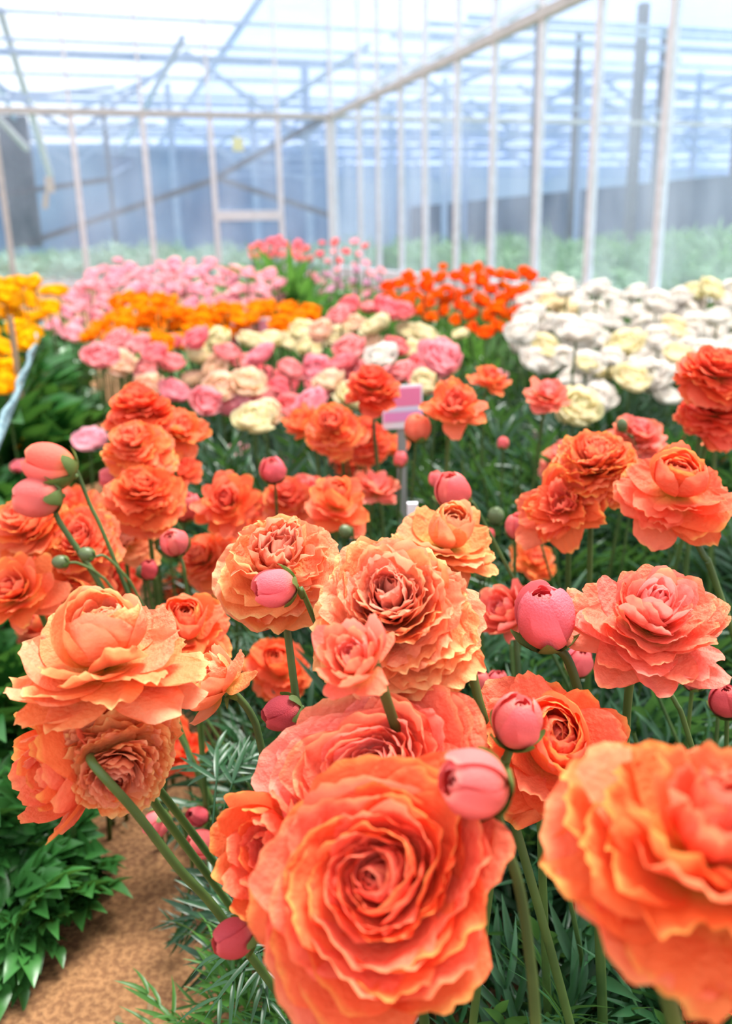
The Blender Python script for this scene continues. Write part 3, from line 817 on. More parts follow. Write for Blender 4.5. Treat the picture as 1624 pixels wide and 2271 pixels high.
CG = 'coral ranunculus flowers of the front bed'
BG = 'pink ranunculus buds of the front bed'
HERO = [
 # px, py, rpx, R, kind, seed, palette, axis, label, extras
 (840, 1948, 264, .0475, 'rose', 1, 'coral', (-.24, -.64, .72), 'largest coral bloom at the bottom centre facing straight out with swirling heart', dict(base=(980, 2700))),
 (840, 1712, 228, .0465, 'rose', 2, 'rosy', (-.18, -.52, .80), 'rosy coral bloom rising directly behind the largest bottom centre bloom', dict(base=(960, 2300), dshift=.05)),
 (590, 1880, 150, .034, 'cup', 3, 'coral', (-.55, -.55, .45), 'orange coral bloom peeking out left of the largest bottom centre bloom', dict(base=(760, 2400))),
 (1572, 1865, 285, .042, 'wave', 4, 'coral', (.05, -.22, .95), 'blurred close coral bloom cut by the right edge, nearest the viewer', dict(via=[(1440, 2100), (1490, 2240)], base=(1560, 2700))),
 (232, 1440, 186, .046, 'open', 5, 'peach', (.06, -.12, .98), 'peach bloom on the left with a tall round heart over an orange skirt', dict(via=[(275, 1600, .55), (330, 1760, .57)], base=(600, 2150))),
 (262, 1690, 148, .039, 'dome', 6, 'peach', (.25, -.90, -.10), 'ruffled peach bloom crossed by a slanting stem under the round hearted left bloom', dict(base=(640, 2160), dshift=-.03)),
 (118, 1700, 158, .040, 'cup', 7, 'coral', (-.72, -.55, .12), 'nodding coral bloom at the left edge with its stem crossing in front', dict(via=[(205, 1692, .46), (300, 1800, .47), (400, 1930, .49), (500, 2045, .52)], stem_r=.0024)),
 (418, 1385, 92, .036, 'open', 8, 'coral', (.05, -.5, .85), 'small coral bloom tucked behind right of the round hearted left bloom', dict()),
 (620, 1245, 140, .044, 'wave', 9, 'peach', (.10, -.55, .8), 'pale peach frilled bloom behind the small pink bud at centre left', dict(via=[(640, 1420)])),
 (868, 1345, 198, .050, 'dome', 10, 'peach', (-.12, -.58, .82), 'big frilly peach pompon bloom at the very centre', dict(via=[(1030, 1470), (1075, 1600)])),
 (778, 1452, 98, .026, 'cup', 11, 'rosy', (-.30, -.35, .85), 'half open pink coral bloom in front of the big frilly centre bloom', dict(via=[(835, 1495), (850, 1530)], dshift=-.10)),
 (995, 1190, 112, .042, 'open', 12, 'peach', (.25, -.3, .9), 'peach bloom showing over the shoulder of the frilly centre bloom', dict()),
 (1450, 1375, 172, .047, 'lily', 13, 'rosy', (.06, -.42, .9), 'pink coral bloom with pointed petals like a water lily at right', dict()),
 (1225, 1645, 162, .042, 'open', 14, 'coral', (-.05, -.66, .72), 'coral bloom behind the tall curved bud stem at lower right', dict()),
 (1500, 1080, 120, .045, 'open', 15, 'coral', (-.05, -.50, .85), 'coral bloom with round heart below the green bud at upper right', dict(via=[(1560, 1230), (1590, 1300)])),
 (1320, 1020, 102, .044, 'dome', 16, 'coral', (-.1, -.4, .9), 'upper of two ruffled coral blooms leaning together at right', dict()),
 (1245, 1115, 98, .042, 'loose', 17, 'coral', (-.35, -.75, .55), 'lower of two ruffled coral blooms with drooping petals at right', dict()),
 (1418, 960, 64, .040, 'dome', 18, 'rosy', (.1, -.4, .9), 'rosy coral bloom just behind the small round green bud', dict(lod=1)),
 (1590, 815, 86, .044, 'dome', 19, 'deep', (.1, -.3, .95), 'upper deep coral bloom at the right edge over the white bed', dict(lod=1)),
 (1592, 905, 80, .042, 'dome', 20, 'deep', (.1, -.35, .9), 'lower deep coral bloom at the right edge below the white bed', dict(lod=1)),
 (1600, 975, 34, .02, 'cup', 21, 'coral', (.2, .0, 1), 'small closed coral bloom at the right edge under two deep ones', dict(lod=1)),
 (60, 1155, 92, .044, 'dome', 22, 'coral', (-.2, -.5, .8), 'coral bloom at the left edge just below the pink bud pair', dict(lod=1)),
 (178, 1195, 92, .044, 'dome', 23, 'coral', (.1, -.6, .7), 'deep ruffled coral bloom behind the two round green buds', dict(lod=1)),
 (35, 1310, 100, .044, 'lily', 24, 'coral', (-.2, -.6, .7), 'lowest coral bloom at the left edge with yellow petal bases', dict(lod=1)),
 (175, 1320, 92, .044, 'open', 25, 'coral', (.1, -.8, .4), 'coral bloom hanging just above the round hearted left bloom', dict(lod=1)),
 (280, 1195, 72, .040, 'loose', 26, 'peach', (.2, -.5, .8), 'wide open pale peach bloom right of the two green buds', dict(lod=1)),
 (308, 898, 78, .044, 'dome', 27, 'deep', (-.05, -.3, .95), 'highest deep coral dome bloom of the left cluster', dict(lod=1, via=[(340, 1010)])),
 (300, 985, 82, .044, 'dome', 28, 'coral', (-.1, -.5, .8), 'ruffled coral bloom under the highest left dome bloom', dict(lod=1)),
 (400, 950, 66, .040, 'loose', 29, 'coral', (.3, -.4, .8), 'loose coral bloom right of the highest left dome bloom', dict(lod=1)),
 (320, 1090, 86, .044, 'dome', 30, 'deep', (.1, -.5, .8), 'lowest deep orange bloom of the left cluster beside the sandy path', dict(lod=1)),
 (827, 850, 64, .042, 'dome', 31, 'deep', (0, -.25, .95), 'orange bloom standing highest at centre on a bare dark stem', dict(lod=1, via=[(830, 960), (836, 1020)])),
 (740, 942, 66, .042, 'dome', 32, 'coral', (-.2, -.6, .7), 'pale orange bloom left of the bare dark stem', dict(lod=1)),
 (668, 930, 46, .034, 'cup', 33, 'deep', (-.4, -.2, .8), 'red coral bloom at the left of the centre orange group', dict(lod=1)),
 (808, 965, 60, .042, 'dome', 34, 'deep', (.1, -.5, .7), 'shaded orange bloom behind the bare dark stem', dict(lod=1, dshift=.06)),
 (880, 985, 36, .030, 'cup', 35, 'coral', (.0, -.2, .9), 'small orange bloom below the pink and white sign', dict(lod=1)),
 (1010, 895, 68, .040, 'loose', 36, 'coral', (.1, -.6, .7), 'open orange bloom with yellow centre right of the pink sign', dict(lod=1)),
 (1088, 838, 46, .036, 'loose', 37, 'coral', (.2, -.3, .9), 'small coral bloom above right of the yellow centred one', dict(lod=1)),
 (1215, 872, 56, .038, 'loose', 38, 'rosy', (.1, -.3, .9), 'coral bloom with parted petals in front of the white bed', dict(lod=1)),
 (505, 1112, 76, .042, 'lily', 39, 'coral', (0, -.75, .6), 'orange bloom left of the back row showing its yellow eye', dict(lod=1)),
 (638, 1098, 62, .040, 'dome', 40, 'coral', (-.1, -.4, .85), 'coral bloom in the row directly behind the pale frilled one', dict(lod=1)),
 (750, 1110, 78, .042, 'open', 41, 'coral', (.1, -.4, .85), 'coral bloom behind the gap between the two frilly peach blooms', dict(lod=1)),
 (835, 1078, 56, .036, 'loose', 42, 'rosy', (.2, -.2, .95), 'rosy bloom with a flared petal above the centre pompon', dict(lod=1)),
 (452, 1235, 74, .042, 'dome', 43, 'coral', (-.5, -.5, .6), 'coral bloom turned left beside the pale frilled one', dict(lod=1)),
 (618, 1475, 72, .036, 'open', 44, 'deep', (0, -.5, .8), 'shaded deep coral bloom low between stems at centre left', dict(dshift=.03)),
 (1185, 1242, 54, .036, 'loose', 45, 'coral', (.2, -.5, .8), 'small orange bloom with a yellow petal base right of centre', dict(lod=1)),
 (1112, 1352, 74, .032, 'cup', 46, 'rosy', (-.62, -.25, .55), 'half open coral bloom tipped left beside the tall pink bud', dict(via=[(1150, 1480)])),
 (1592, 2215, 72, .024, 'dome', 47, 'deep', (.1, -.5, .8), 'deep red coral bloom in the bottom right corner', dict()),
 (1072, 2090, 44, .024, 'cup', 48, 'coral', (-.2, -.5, .8), 'small coral bloom hiding low right of the largest bloom', dict(dshift=.05)),
 (385, 1650, 70, .034, 'cup', 49, 'deep', (.3, -.3, .75), 'dark red orange petals behind the nodding left bloom', dict(dshift=.04)),
 (1300, 1360, 52, .034, 'cup', 50, 'rosy', (-.1, -.1, .95), 'pink coral bloom half hidden left of the pointed petal bloom', dict()),
 (25, 1225, 70, .042, 'dome', 52, 'coral', (-.3, -.5, .8), 'coral bloom at the left edge between the lowest one and the bud pair', dict(lod=1, dshift=.12)),
 (112, 1262, 84, .044, 'lily', 53, 'deep', (.1, -.7, .6), 'deep coral bloom directly behind the lower round green bud', dict(lod=1, dshift=.1)),
 (150, 1120, 66, .042, 'dome', 54, 'coral', (-.2, -.4, .85), 'coral bloom just right of the long stemmed pink bud', dict(lod=1, dshift=.12)),
 (235, 1265, 78, .042, 'dome', 55, 'deep', (.2, -.6, .7), 'deep coral bloom below the wide open pale peach one', dict(lod=1, dshift=.14)),
 (85, 1385, 60, .038, 'open', 56, 'coral', (-.3, -.7, .5), 'coral bloom low behind the petals of the lowest left edge bloom', dict(lod=1, dshift=.1)),
 (255, 1120, 56, .040, 'dome', 57, 'deep', (0, -.5, .8), 'deep coral bloom left of the lowest one by the sandy path', dict(lod=1, dshift=.2)),
 (395, 1035, 54, .040, 'loose', 58, 'deep', (.3, -.4, .8), 'deep coral petals below the loose bloom of the left cluster', dict(lod=1)),
 (400, 1290, 50, .036, 'dome', 59, 'coral', (-.1, -.5, .8), 'coral bloom in shade above the small tucked one', dict(lod=1, dshift=.15)),
 (690, 1090, 60, .040, 'loose', 65, 'rosy', (0, -.5, .85), 'rosy bloom between the two in the row behind', dict(lod=1, dshift=.08)),
 (590, 1140, 60, .040, 'dome', 66, 'deep', (.1, -.5, .8), 'deep coral bloom showing above the left shoulder of the pale frilled one', dict(lod=1, dshift=.15)),
 (535, 1180, 60, .040, 'loose', 67, 'coral', (-.3, -.5, .8), 'coral bloom between the yellow eyed and the pale frilled bloom', dict(lod=1, dshift=.12)),
 (770, 1000, 52, .040, 'dome', 68, 'deep', (-.1, -.5, .8), 'shaded deep coral bloom lowest of the centre orange group', dict(lod=1, dshift=.1)),
 (1618, 1030, 34, .034, 'loose', 69, 'coral', (.2, -.2, .9), 'coral petals at the right edge beside the round hearted bloom', dict(lod=1)),
 (1255, 1010, 56, .040, 'dome', 70, 'rosy', (-.2, -.3, .9), 'rosy bloom at the back left of the ruffled pair', dict(lod=1, dshift=.12)),
 (1520, 985, 44, .040, 'dome', 71, 'coral', (.1, -.3, .9), 'coral bloom behind the top of the round hearted right bloom', dict(lod=1, dshift=.3)),
 (130, 1420, 60, .034, 'open', 51, 'rosy', (-.2, -.3, .9), 'pink bloom mostly hidden behind the round hearted left bloom', dict(lod=1, dshift=.1)),
]
for (px, py, rp_, R, kd, sd_, pal, ax, lab, ex) in HERO:
    flower(px, py, rp_, R, kd, sd_, pal, ax, lab, group=CG, leafy=(sd_ % 3 == 0 and py > 1100), **ex)

BUDS = [
 (1212, 1380, 72, .020, 'budpink', (-.18, -.15, .95), 'tall pink bud on a thick curved stem right of centre', dict(via=[(1258, 1460), (1290, 1560), (1308, 1650), (1315, 1760)], stem_r=.0030)),
 (618, 1302, 46, .0145, 'budpink', (-.85, -.35, .10), 'pink bud pointing left in front of the pale frilled bloom', dict(via=[(672, 1325), (700, 1380)], stem_r=.0015, dshift=-.10)),
 (468, 1505, 84, .023, 'peach', (-.55, -.15, .65), 'splitting coral bud with spread petals left of centre', dict(kind='cup', calyx=False, via=[(512, 1530), (560, 1590), (590, 1700)], stem_r=.0022)),
 (634, 1578, 42, .013, 'buddark', (-.85, -.3, -.05), 'dark pink bud wrapped in green above the rosy rear bloom', dict(via=[(690, 1588), (730, 1640)], stem_r=.0015)),
 (528, 2078, 46, .013, 'buddark', (-.75, -.4, .05), 'dark purple red bud low by the sandy path', dict(via=[(590, 2085), (640, 2160)], stem_r=.0018, dshift=-.10)),
 (456, 1872, 34, .011, 'budpink', (-.75, -.3, .3), 'small pink bud left of the lower coral blooms', dict(dshift=.12)),
 (352, 1822, 30, .010, 'budpink', (-.4, -.3, -.4), 'blurred pink bud behind the leaning stems', dict(dshift=.2)),
 (442, 1812, 24, .009, 'buddark', (-.4, -.3, .4), 'tiny green and pink bud over the sandy path', dict(dshift=.15)),
 (1146, 1608, 60, .017, 'budpink', (.10, -.20, .95), 'pink bud with green cup in front of the lower right coral bloom', dict(via=[(1122, 1690), (1112, 1760)], stem_r=.0022, dshift=-.11)),
 (1062, 1742, 78, .017, 'budpink', (-.72, -.35, .42), 'plump pink bud leaning left against the largest bloom', dict(via=[(1108, 1830), (1150, 1960), (1175, 2120), (1190, 2290)], stem_r=.0022, dshift=-.068)),
 (1472, 1488, 44, .014, 'buddark', (-.1, -.4, .9), 'round dark pink bud under the pointed petal bloom', dict(via=[(1500, 1560), (1530, 1640)], stem_r=.0018)),
 (1540, 1506, 30, .011, 'budpink', (0, -.1, .95), 'small upright pink bud right of the round dark one', dict()),
 (1612, 1560, 38, .013, 'buddark', (-.2, -.2, .9), 'dark pink bud cut by the right edge', dict()),
 (1283, 1472, 34, .012, 'budpink', (.1, -.3, .9), 'dull pink bud just below the tall bud', dict(dshift=.05)),
 (1066, 1515, 24, .010, 'budpink', (-.1, -.1, .9), 'left one of two tiny pink buds right of the centre pompon', dict()),
 (1102, 1515, 24, .010, 'budpink', (.1, -.1, .9), 'right one of two tiny pink buds right of the centre pompon', dict()),
 (1146, 1172, 28, .013, 'budpink', (0, -.2, .95), 'red pink bud left of the two leaning ruffled blooms', dict()),
 (1005, 1096, 42, .018, 'budpink', (-.2, -.2, .95), 'pink and cream bud above the pale bloom behind the centre', dict(via=[(1040, 1110), (1090, 1190)])),
 (966, 1066, 17, .009, 'budpink', (0, -.1, .95), 'tiny pink bud left of the pink and cream bud', dict()),
 (1080, 1190, 17, .009, 'buddark', (0, -.1, .95), 'tiny dark bud between centre blooms and red pink bud', dict()),
 (120, 1035, 54, .024, 'rosy', (-.80, -.1, .45), 'upper of two coral pink buds at upper left, paler than the lower', dict(via=[(170, 1045), (200, 1120), (245, 1220)], stem_r=.002)),
 (92, 1102, 50, .022, 'budpink', (-.8, -.3, .05), 'lower pink bud at upper left on a long slanting stem', dict(via=[(125, 1142), (180, 1230), (240, 1330)], stem_r=.0028)),
 (252, 1062, 26, .015, 'budpink', (-.8, -.2, .2), 'pink bud with green cup left of the deep orange bloom', dict(via=[(300, 1080), (345, 1130)])),
 (388, 1207, 32, .015, 'budpink', (-.1, -.5, .7), 'pink bud with dark green cup between the left and centre blooms', dict(via=[(408, 1260), (415, 1320)])),
 (606, 1046, 30, .017, 'budpink', (0, -.5, .8), 'coral bud behind the orange bloom with yellow eye', dict()),
 (412, 1130, 32, .019, 'budpink', (.2, -.2, .95), 'pink bud left of the orange bloom with yellow eye', dict()),
 (1116, 986, 14, .010, 'budpink', (0, 0, 1), 'tiny pink bud over the litter gap', dict()),
 (926, 956, 30, .018, 'rosy', (.1, -.2, .95), 'round orange bud right under the pink and white sign', dict()),
 (888, 1022, 17, .011, 'budpink', (0, 0, 1), 'small pink bud below the orange blooms at centre', dict()),
 (350, 1012, 26, .017, 'rosy', (0, 0, 1), 'coral bud low in the left cluster', dict()),
 (330, 1268, 22, .011, 'buddark', (.1, -.1, .9), 'dull pink bud between the left blooms and the centre', dict()),
]
for i, (px, py, rp_, R, pal, ax, lab, ex) in enumerate(BUDS):
    ex = dict(ex); kd = ex.pop('kind', 'bud')
    flower(px, py, rp_, R, kd, 60 + i % 6, pal, ax, lab, name='ranunculus_bud', cat='flower bud', group=BG, **{'stem_r': .0016, **ex})

MAT['greenbud'] = leaf_mat('green_bud', (0.07, 0.12, 0.04), (0.15, 0.19, 0.08), transl=.1, scale=60)
GREEN = [
 (138, 1247, 17, .0075, (-.8, -.3, .2), 'round green bud at left, lower of an arching pair', [(175, 1250), (220, 1275), (270, 1335)]),
 (196, 1230, 17, .0075, (-.7, -.3, .4), 'round green bud at left, upper of an arching pair', [(235, 1235), (280, 1280), (315, 1340)]),
 (275, 1072, 17, .0095, (-.7, -.3, .3), 'round green bud in front of the deep orange left bloom', [(300, 1085), (350, 1150)]),
 (354, 1130, 12, .0075, (-.3, -.3, .8), 'small green bud beside the deep orange left bloom', [(380, 1150), (420, 1200)]),
 (315, 1270, 14, .007, (0, -.3, .9), 'green bud left of the small coral bloom', None),
 (1380, 945, 14, .0085, (-.2, -.2, .9), 'small round green bud above the right coral blooms', [(1400, 970), (1415, 1000)]),
 (1068, 1273, 17, .0085, (0, -.2, .95), 'grey green bud right of the centre pompon', None),
 (755, 1078, 13, .008, (-.5, -.3, .8), 'green bud at centre over the row behind the pompon', [(780, 1110), (800, 1160)]),
 (768, 1180, 16, .008, (-.4, -.4, .5), 'green bud between the two frilly peach blooms', None),
 (1100, 1148, 20, .011, (0, -.3, .9), 'green bud shaded under the leaning ruffled blooms', None),
]
def green_bud_mesh():
    mb = MB(); rng = random.Random(4)
    for i in range(5):
        petal(mb, rng, i * 2 * math.pi / 5, .8, .02, 0, 88, -88, 2.95, 1.0, wrapf=1.0, ruf=.03, frill=0, nu=9, nv=12, point=.1, base_w=.3, peak=.45)
    return mb.mesh('bud_head', MAT['greenbud'])
gbm = green_bud_mesh()
for i, (px, py, rp_, R, ax, lab, via) in enumerate(GREEN):
    r_ = flower(px, py, rp_, R, 'bud', 60, 'budpink', ax, lab, via=via, stem_r=.0013, name='green_bud', cat='flower bud', group='unopened green buds of the front bed')
    for c_ in r_.children:
        if c_.name.startswith('bud_head'): c_.data = gbm

# ------------------------------------------------------------------ far beds: every bloom an object, copied from one of a kind
def inside(poly, x, y):
    r = False; j = len(poly) - 1
    for i in range(len(poly)):
        xi, yi = poly[i]; xj, yj = poly[j]
        if (yi > y) != (yj > y) and x < (xj - xi) * (y - yi) / (yj - yi) + xi: r = not r
        j = i
    return r

_m = MB(); tube(_m, [Vector((0, 0, -k / 6.0)) + Vector((.05 * math.sin(k), .04 * math.sin(k * 1.3), 0)) * (k / 6.0) for k in range(7)], 1, 1.2, 5, cap=False)
# unit stem: length 1 down -Z, radius given by x/y scale; stretched in the copy
_v_, _q_, _t_, _c_ = _m.arrays()
def stem_unit():
    mb = MB(); ns = 5; vs = []
    for k in range(6):
        for a in range(ns):
            vs.append((math.cos(a * 6.283 / ns), math.sin(a * 6.283 / ns), -k / 5))
    mb.add(vs, [[i * ns + k, i * ns + (k + 1) % ns, (i + 1) * ns + (k + 1) % ns, (i + 1) * ns + k] for i in range(5) for k in range(ns)])
    return mb.mesh('stem', MAT['stem'])
STEM_U = stem_unit()
placed = []

KIND = {'gold': 'golden_ranunculus', 'amber': 'amber_ranunculus', 'flame': 'flame_ranunculus', 'palepink': 'pale_pink_ranunculus', 'pink': 'pink_ranunculus', 'rose': 'rose_ranunculus',
        'creampink': 'cream_ranunculus', 'cream': 'cream_ranunculus', 'white': 'white_ranunculus', 'lilac': 'lilac_ranunculus'}

def far_flower(px, py, d, R, me, axis, label, group, rg, name='ranunculus_flower', minz=.12):
    P = at(px, py, d)
    if P.z < minz: return None
    q = quat_to(axis, rg.uniform(0, 6.28))
    o = obj(name, me, None, P - Vector(axis).normalized() * R * .3, q, R)
    tag(o, label, 'flower', group)
    G = Vector((P.x + rg.uniform(-.03, .03), P.y + rg.uniform(-.03, .06), 0))
    org = o.location.copy(); dv = org - G
    s = obj('stem', STEM_U, o)
    mw = Matrix.Translation(org) @ dv.normalized().to_track_quat('Z', 'Y').to_matrix().to_4x4() @ Matrix.Diagonal((.0028, .0028, dv.length, 1))
    o_m = Matrix.Translation(o.location) @ q.to_matrix().to_4x4() @ Matrix.Diagonal((R, R, R, 1))
    s.matrix_local = o_m.inverted() @ mw
    placed.append((P.x, P.y, P.z))
    return o

def zone(poly, dfar, dnear, spacing, Rr, pals, labels, group, seed, kinds=('ball',), lod=0, up=.8, nvar=3, jit=.25, dens=1.0):
    """scatter blooms so that they cover the part of a bed the polygon outlines; depth follows height in the picture"""
    rg = random.Random(seed)
    xs = [p[0] for p in poly]; ys = [p[1] for p in poly]
    ya, yb = min(ys), max(ys)
    meshes = {p: [get_bloom(rg.choice(kinds), 200 + seed * 10 + k, p, lod) for k in range(nvar)] for p in set(pals)}
    pts = []; made = []
    tries = 0
    while tries < 4000:
        tries += 1
        x = rg.uniform(min(xs), max(xs)); y = rg.uniform(ya, yb)
        if not inside(poly, x, y): continue
        f = (y - ya) / (yb - ya)
        d = lerp(dfar, dnear, f)
        sp = spacing * lerp(1, dfar / dnear, f)
        if any((x - a) ** 2 + ((y - b) * 1.25) ** 2 < sp * sp for a, b in pts): continue
        pts.append((x, y))
        if rg.random() > dens: continue
        R = rg.uniform(*Rr); pal = rg.choice(pals)
        dd = d * (1 + rg.uniform(-jit, jit) * .4)
        lab = labels[pal] if isinstance(labels, dict) else labels
        o = far_flower(x, y, dd, R, rg.choice(meshes[pal]), (rg.uniform(-.5, .4), rg.uniform(-.7, 0), up), lab, group, rg, name=KIND[pal])
        if o: made.append((lab, x, f, o))
    # say which one each bloom is: its row, its stretch of the bed, its turn in that stretch
    lo, hi = max(0, min(xs)), min(W_, max(xs))
    rows = ('back row', 'second row', 'third row', 'near row')
    cols = ('left end', 'left of middle', 'middle', 'right of middle', 'right end')
    cells = {}
    for lab, x, f, o in made:
        k = (lab, min(3, int(f * 4)), max(0, min(4, int((x - lo) / (hi - lo) * 5))))
        cells.setdefault(k, []).append((x, o))
    turn = ('leftmost', 'second from left', 'third from left', 'fourth from left', 'fifth from left', 'sixth from left', 'seventh from left', 'eighth from left', 'ninth from left')
    for (lab, r_, c_), ob in cells.items():
        ob.sort(key=lambda e: e[0])
        for k, (x, o) in enumerate(ob):
            o['label'] = lab + ', ' + rows[r_] + ', ' + cols[c_] + ('' if len(ob) == 1 else ', ' + turn[min(k, 8)])

zone([(-60, 632), (60, 622), (145, 632), (125, 680), (80, 730), (40, 800), (-20, 920), (-60, 900)], 3.3, 1.8, 24, (.036, .044), ['gold'], 'golden yellow bloom in far left bed',
     'golden yellow blooms of the far left bed', 1)
zone([(130, 700), (165, 640), (215, 598), (480, 580), (520, 600), (620, 605), (628, 665), (540, 690), (430, 680), (330, 660), (250, 690), (170, 750), (120, 725)], 3.9, 3.1, 23, (.036, .044), ['palepink'],
     'pale pink bloom in rear left bed', 'pale pink blooms of the rear left bed', 2)
zone([(205, 715), (260, 670), (310, 640), (440, 690), (560, 672), (700, 690), (705, 740), (600, 755), (500, 752), (400, 775), (300, 752), (200, 750)], 3.1, 2.6, 24, (.034, .042), ['amber'],
     'amber orange bloom behind mixed patch', 'amber orange blooms behind the pink and cream patch', 3)
zone([(195, 770), (330, 745), (520, 755), (640, 750), (700, 720), (780, 660), (900, 690), (930, 740), (1000, 760), (1020, 830), (930, 860), (700, 890), (640, 930), (480, 900), (400, 880), (250, 830)], 2.6, 1.7, 33, (.034, .046),
     ['pink', 'pink', 'creampink', 'cream', 'rose'], {'pink': 'dusky pink bloom in mixed patch', 'creampink': 'cream bloom edged pink in mixed patch', 'cream': 'cream yellow bloom in mixed patch', 'rose': 'rose red bloom in mixed patch'},
     'pink and cream blooms of the mixed middle patch', 4, lod=1)
zone([(555, 540), (600, 528), (665, 538), (668, 575), (560, 570)], 4.6, 4.4, 16, (.026, .034), ['rose'], 'rose pink bloom in tall clump', 'rose pink blooms of the tall clump at the back', 5)
zone([(675, 545), (760, 530), (812, 540), (815, 590), (690, 585)], 4.6, 4.4, 24, (.022, .030), ['rose', 'palepink'], 'salmon bloom beside tall clump', 'salmon pink blooms right of the tall clump', 6)
zone([(690, 612), (760, 595), (850, 600), (850, 650), (720, 665)], 4.3, 3.9, 24, (.022, .030), ['lilac', 'palepink'], 'dusty lilac bloom below salmon ones', 'dusty lilac blooms at the back', 7)
zone([(855, 625), (950, 605), (1060, 592), (1185, 600), (1210, 640), (1165, 740), (1100, 745), (1000, 720), (930, 700), (860, 670)], 3.5, 2.8, 23, (.030, .038), ['flame'], 'flame orange bloom beside the white bed',
     'flame orange blooms beside the white bed', 8)
zone([(1160, 680), (1200, 645), (1250, 622), (1400, 650), (1500, 645), (1624, 640), (1680, 680), (1680, 760), (1500, 790), (1490, 840), (1390, 840), (1350, 900), (1270, 910), (1240, 820), (1150, 790)], 2.9, 1.8, 32, (.042, .052), ['white', 'white', 'white', 'cream'],
     {'white': 'white bloom in white bed', 'cream': 'creamy bloom in white bed'}, 'white blooms of the bed at right', 9, lod=1)

ONES = [
 (550, 852, 48, .044, 'creampink', 'round cream bloom with pink crown, upper of two at mid left'),
 (567, 930, 54, .044, 'cream', 'big cream bloom, lower of two at mid left'),
 (292, 812, 28, .034, 'cream', 'pale yellow bloom above the highest left dome bloom'),
 (200, 978, 42, .040, 'palepink', 'pale pink bloom with dark eye leaning over the sandy path'),
 (465, 878, 38, .040, 'creampink', 'pale cream bloom between the left dome and the cream pair'),
 (845, 792, 42, .040, 'white', 'white bloom just behind the highest centre orange bloom'),
 (730, 845, 40, .038, 'creampink', 'bright cream bloom left of the highest centre orange bloom'),
 (975, 795, 54, .044, 'pink', 'large dusky pink bloom right of the highest centre orange bloom'),
 (940, 850, 40, .036, 'cream', 'pale yellow bloom just above the pink and white sign'),
 (1022, 742, 22, .026, 'cream', 'small cream bloom below the flame orange bed'),
 (1280, 738, 44, .042, 'white', 'large white bloom facing out at the left of the white bed'),
 (1300, 808, 30, .030, 'cream', 'small cream bloom under the large white one'),
 (1322, 882, 40, .038, 'white', 'white bloom, upper of two low ones by the parted coral bloom'),
 (1275, 912, 36, .036, 'white', 'white bloom, lower of two low ones by the parted coral bloom'),
 (1355, 795, 32, .034, 'white', 'white bloom on the near left corner of the white bed'),
 (1480, 880, 34, .034, 'white', 'white bloom low in shade at the near side of the white bed'),
 (1225, 985, 24, .024, 'white', 'half hidden white bloom behind the ruffled coral pair'),
 (1215, 782, 20, .022, 'cream', 'small yellow cream bloom at the left corner of the white bed'),
 (35, 980, 27, .030, 'gold', 'single golden bloom low at the left edge'),
 (660, 1030, 36, .036, 'pink', 'dull pink bloom under the centre orange group'),
 (525, 1005, 34, .034, 'palepink', 'pink and white bud like bloom right of the left cluster'),
 (45, 1035, 24, .024, 'rose', 'dark pink bloom under the single golden bloom'),
 (1105, 835, 22, .03, 'palepink', 'pale pink bloom edge between coral blooms at right'),
 (600, 610, 22, .036, 'palepink', 'pink bloom standing out at the right end of the pale pink bed'),
 (262, 578, 12, .026, 'palepink', 'lone pink bloom standing above the pale pink bed'),
 (983, 592, 12, .024, 'flame', 'lone flame bloom standing above the flame orange bed'),
 (1172, 604, 14, .026, 'flame', 'flame bloom at the right end of its bed'),
 (1240, 622, 24, .040, 'white', 'creamy bloom topping the left end of the white bed'),
 (1000, 1200, 1, .01, None, ''),
]
rg = random.Random(77)
for i, (px, py, rp_, R, pal, lab) in enumerate(ONES):
    if pal is None: continue
    far_flower(px, py, F * R / rp_, R, get_bloom('ball', 300 + i % 5, pal, 1), (rg.uniform(-.2, .2), rg.uniform(-.55, -.1), .85), lab, 'single blooms set apart from the beds', rg, name=KIND[pal])

# ------------------------------------------------------------------ foliage
U_PATH_R = uv_of(ground(450, 1900))[0]
U_PATH_L = uv_of(ground(200, 1900))[0]
GAP = ground(1105, 1075)
V_LEFT = uv_of(ground(60, 2010))[1]

def foliage(name, label, mat, ua, ub, va, vb, sp, size, nleaf, lib, seed, el=(35, 85), keep=None, spread=.03, margin=250):
    rg = random.Random(seed); mb = MB()
    v = va
    while v < vb:
        u = ua
        while u < ub:
            p = bed(u + rg.uniform(-.4, .4) * sp, v + rg.uniform(-.4, .4) * sp)
            ok = True
            px, py, d = project(Vector((p.x, p.y, size * .6)))
            if d < .12 or not (-margin < px < W_ + margin and py < H_ + 900): ok = False
            if d > .12 and (p - GAP).length < .17 * sp / .13: ok = False
            if keep and not keep(p): ok = False
            du = max(U_PATH_L - u, u - U_PATH_R) if sp > 0 else 1
            edge = min(1.0, .42 + 2.6 * max(0, du))
            if ok: clump(mb, rg, (p.x, p.y, 0), size * edge * rg.uniform(.8, 1.15), nleaf, lib, el, spread)
            u += sp
        v += sp
    o = obj(name, mb.mesh(name, mat))
    tag(o, label, 'foliage', kind='stuff')
    return o

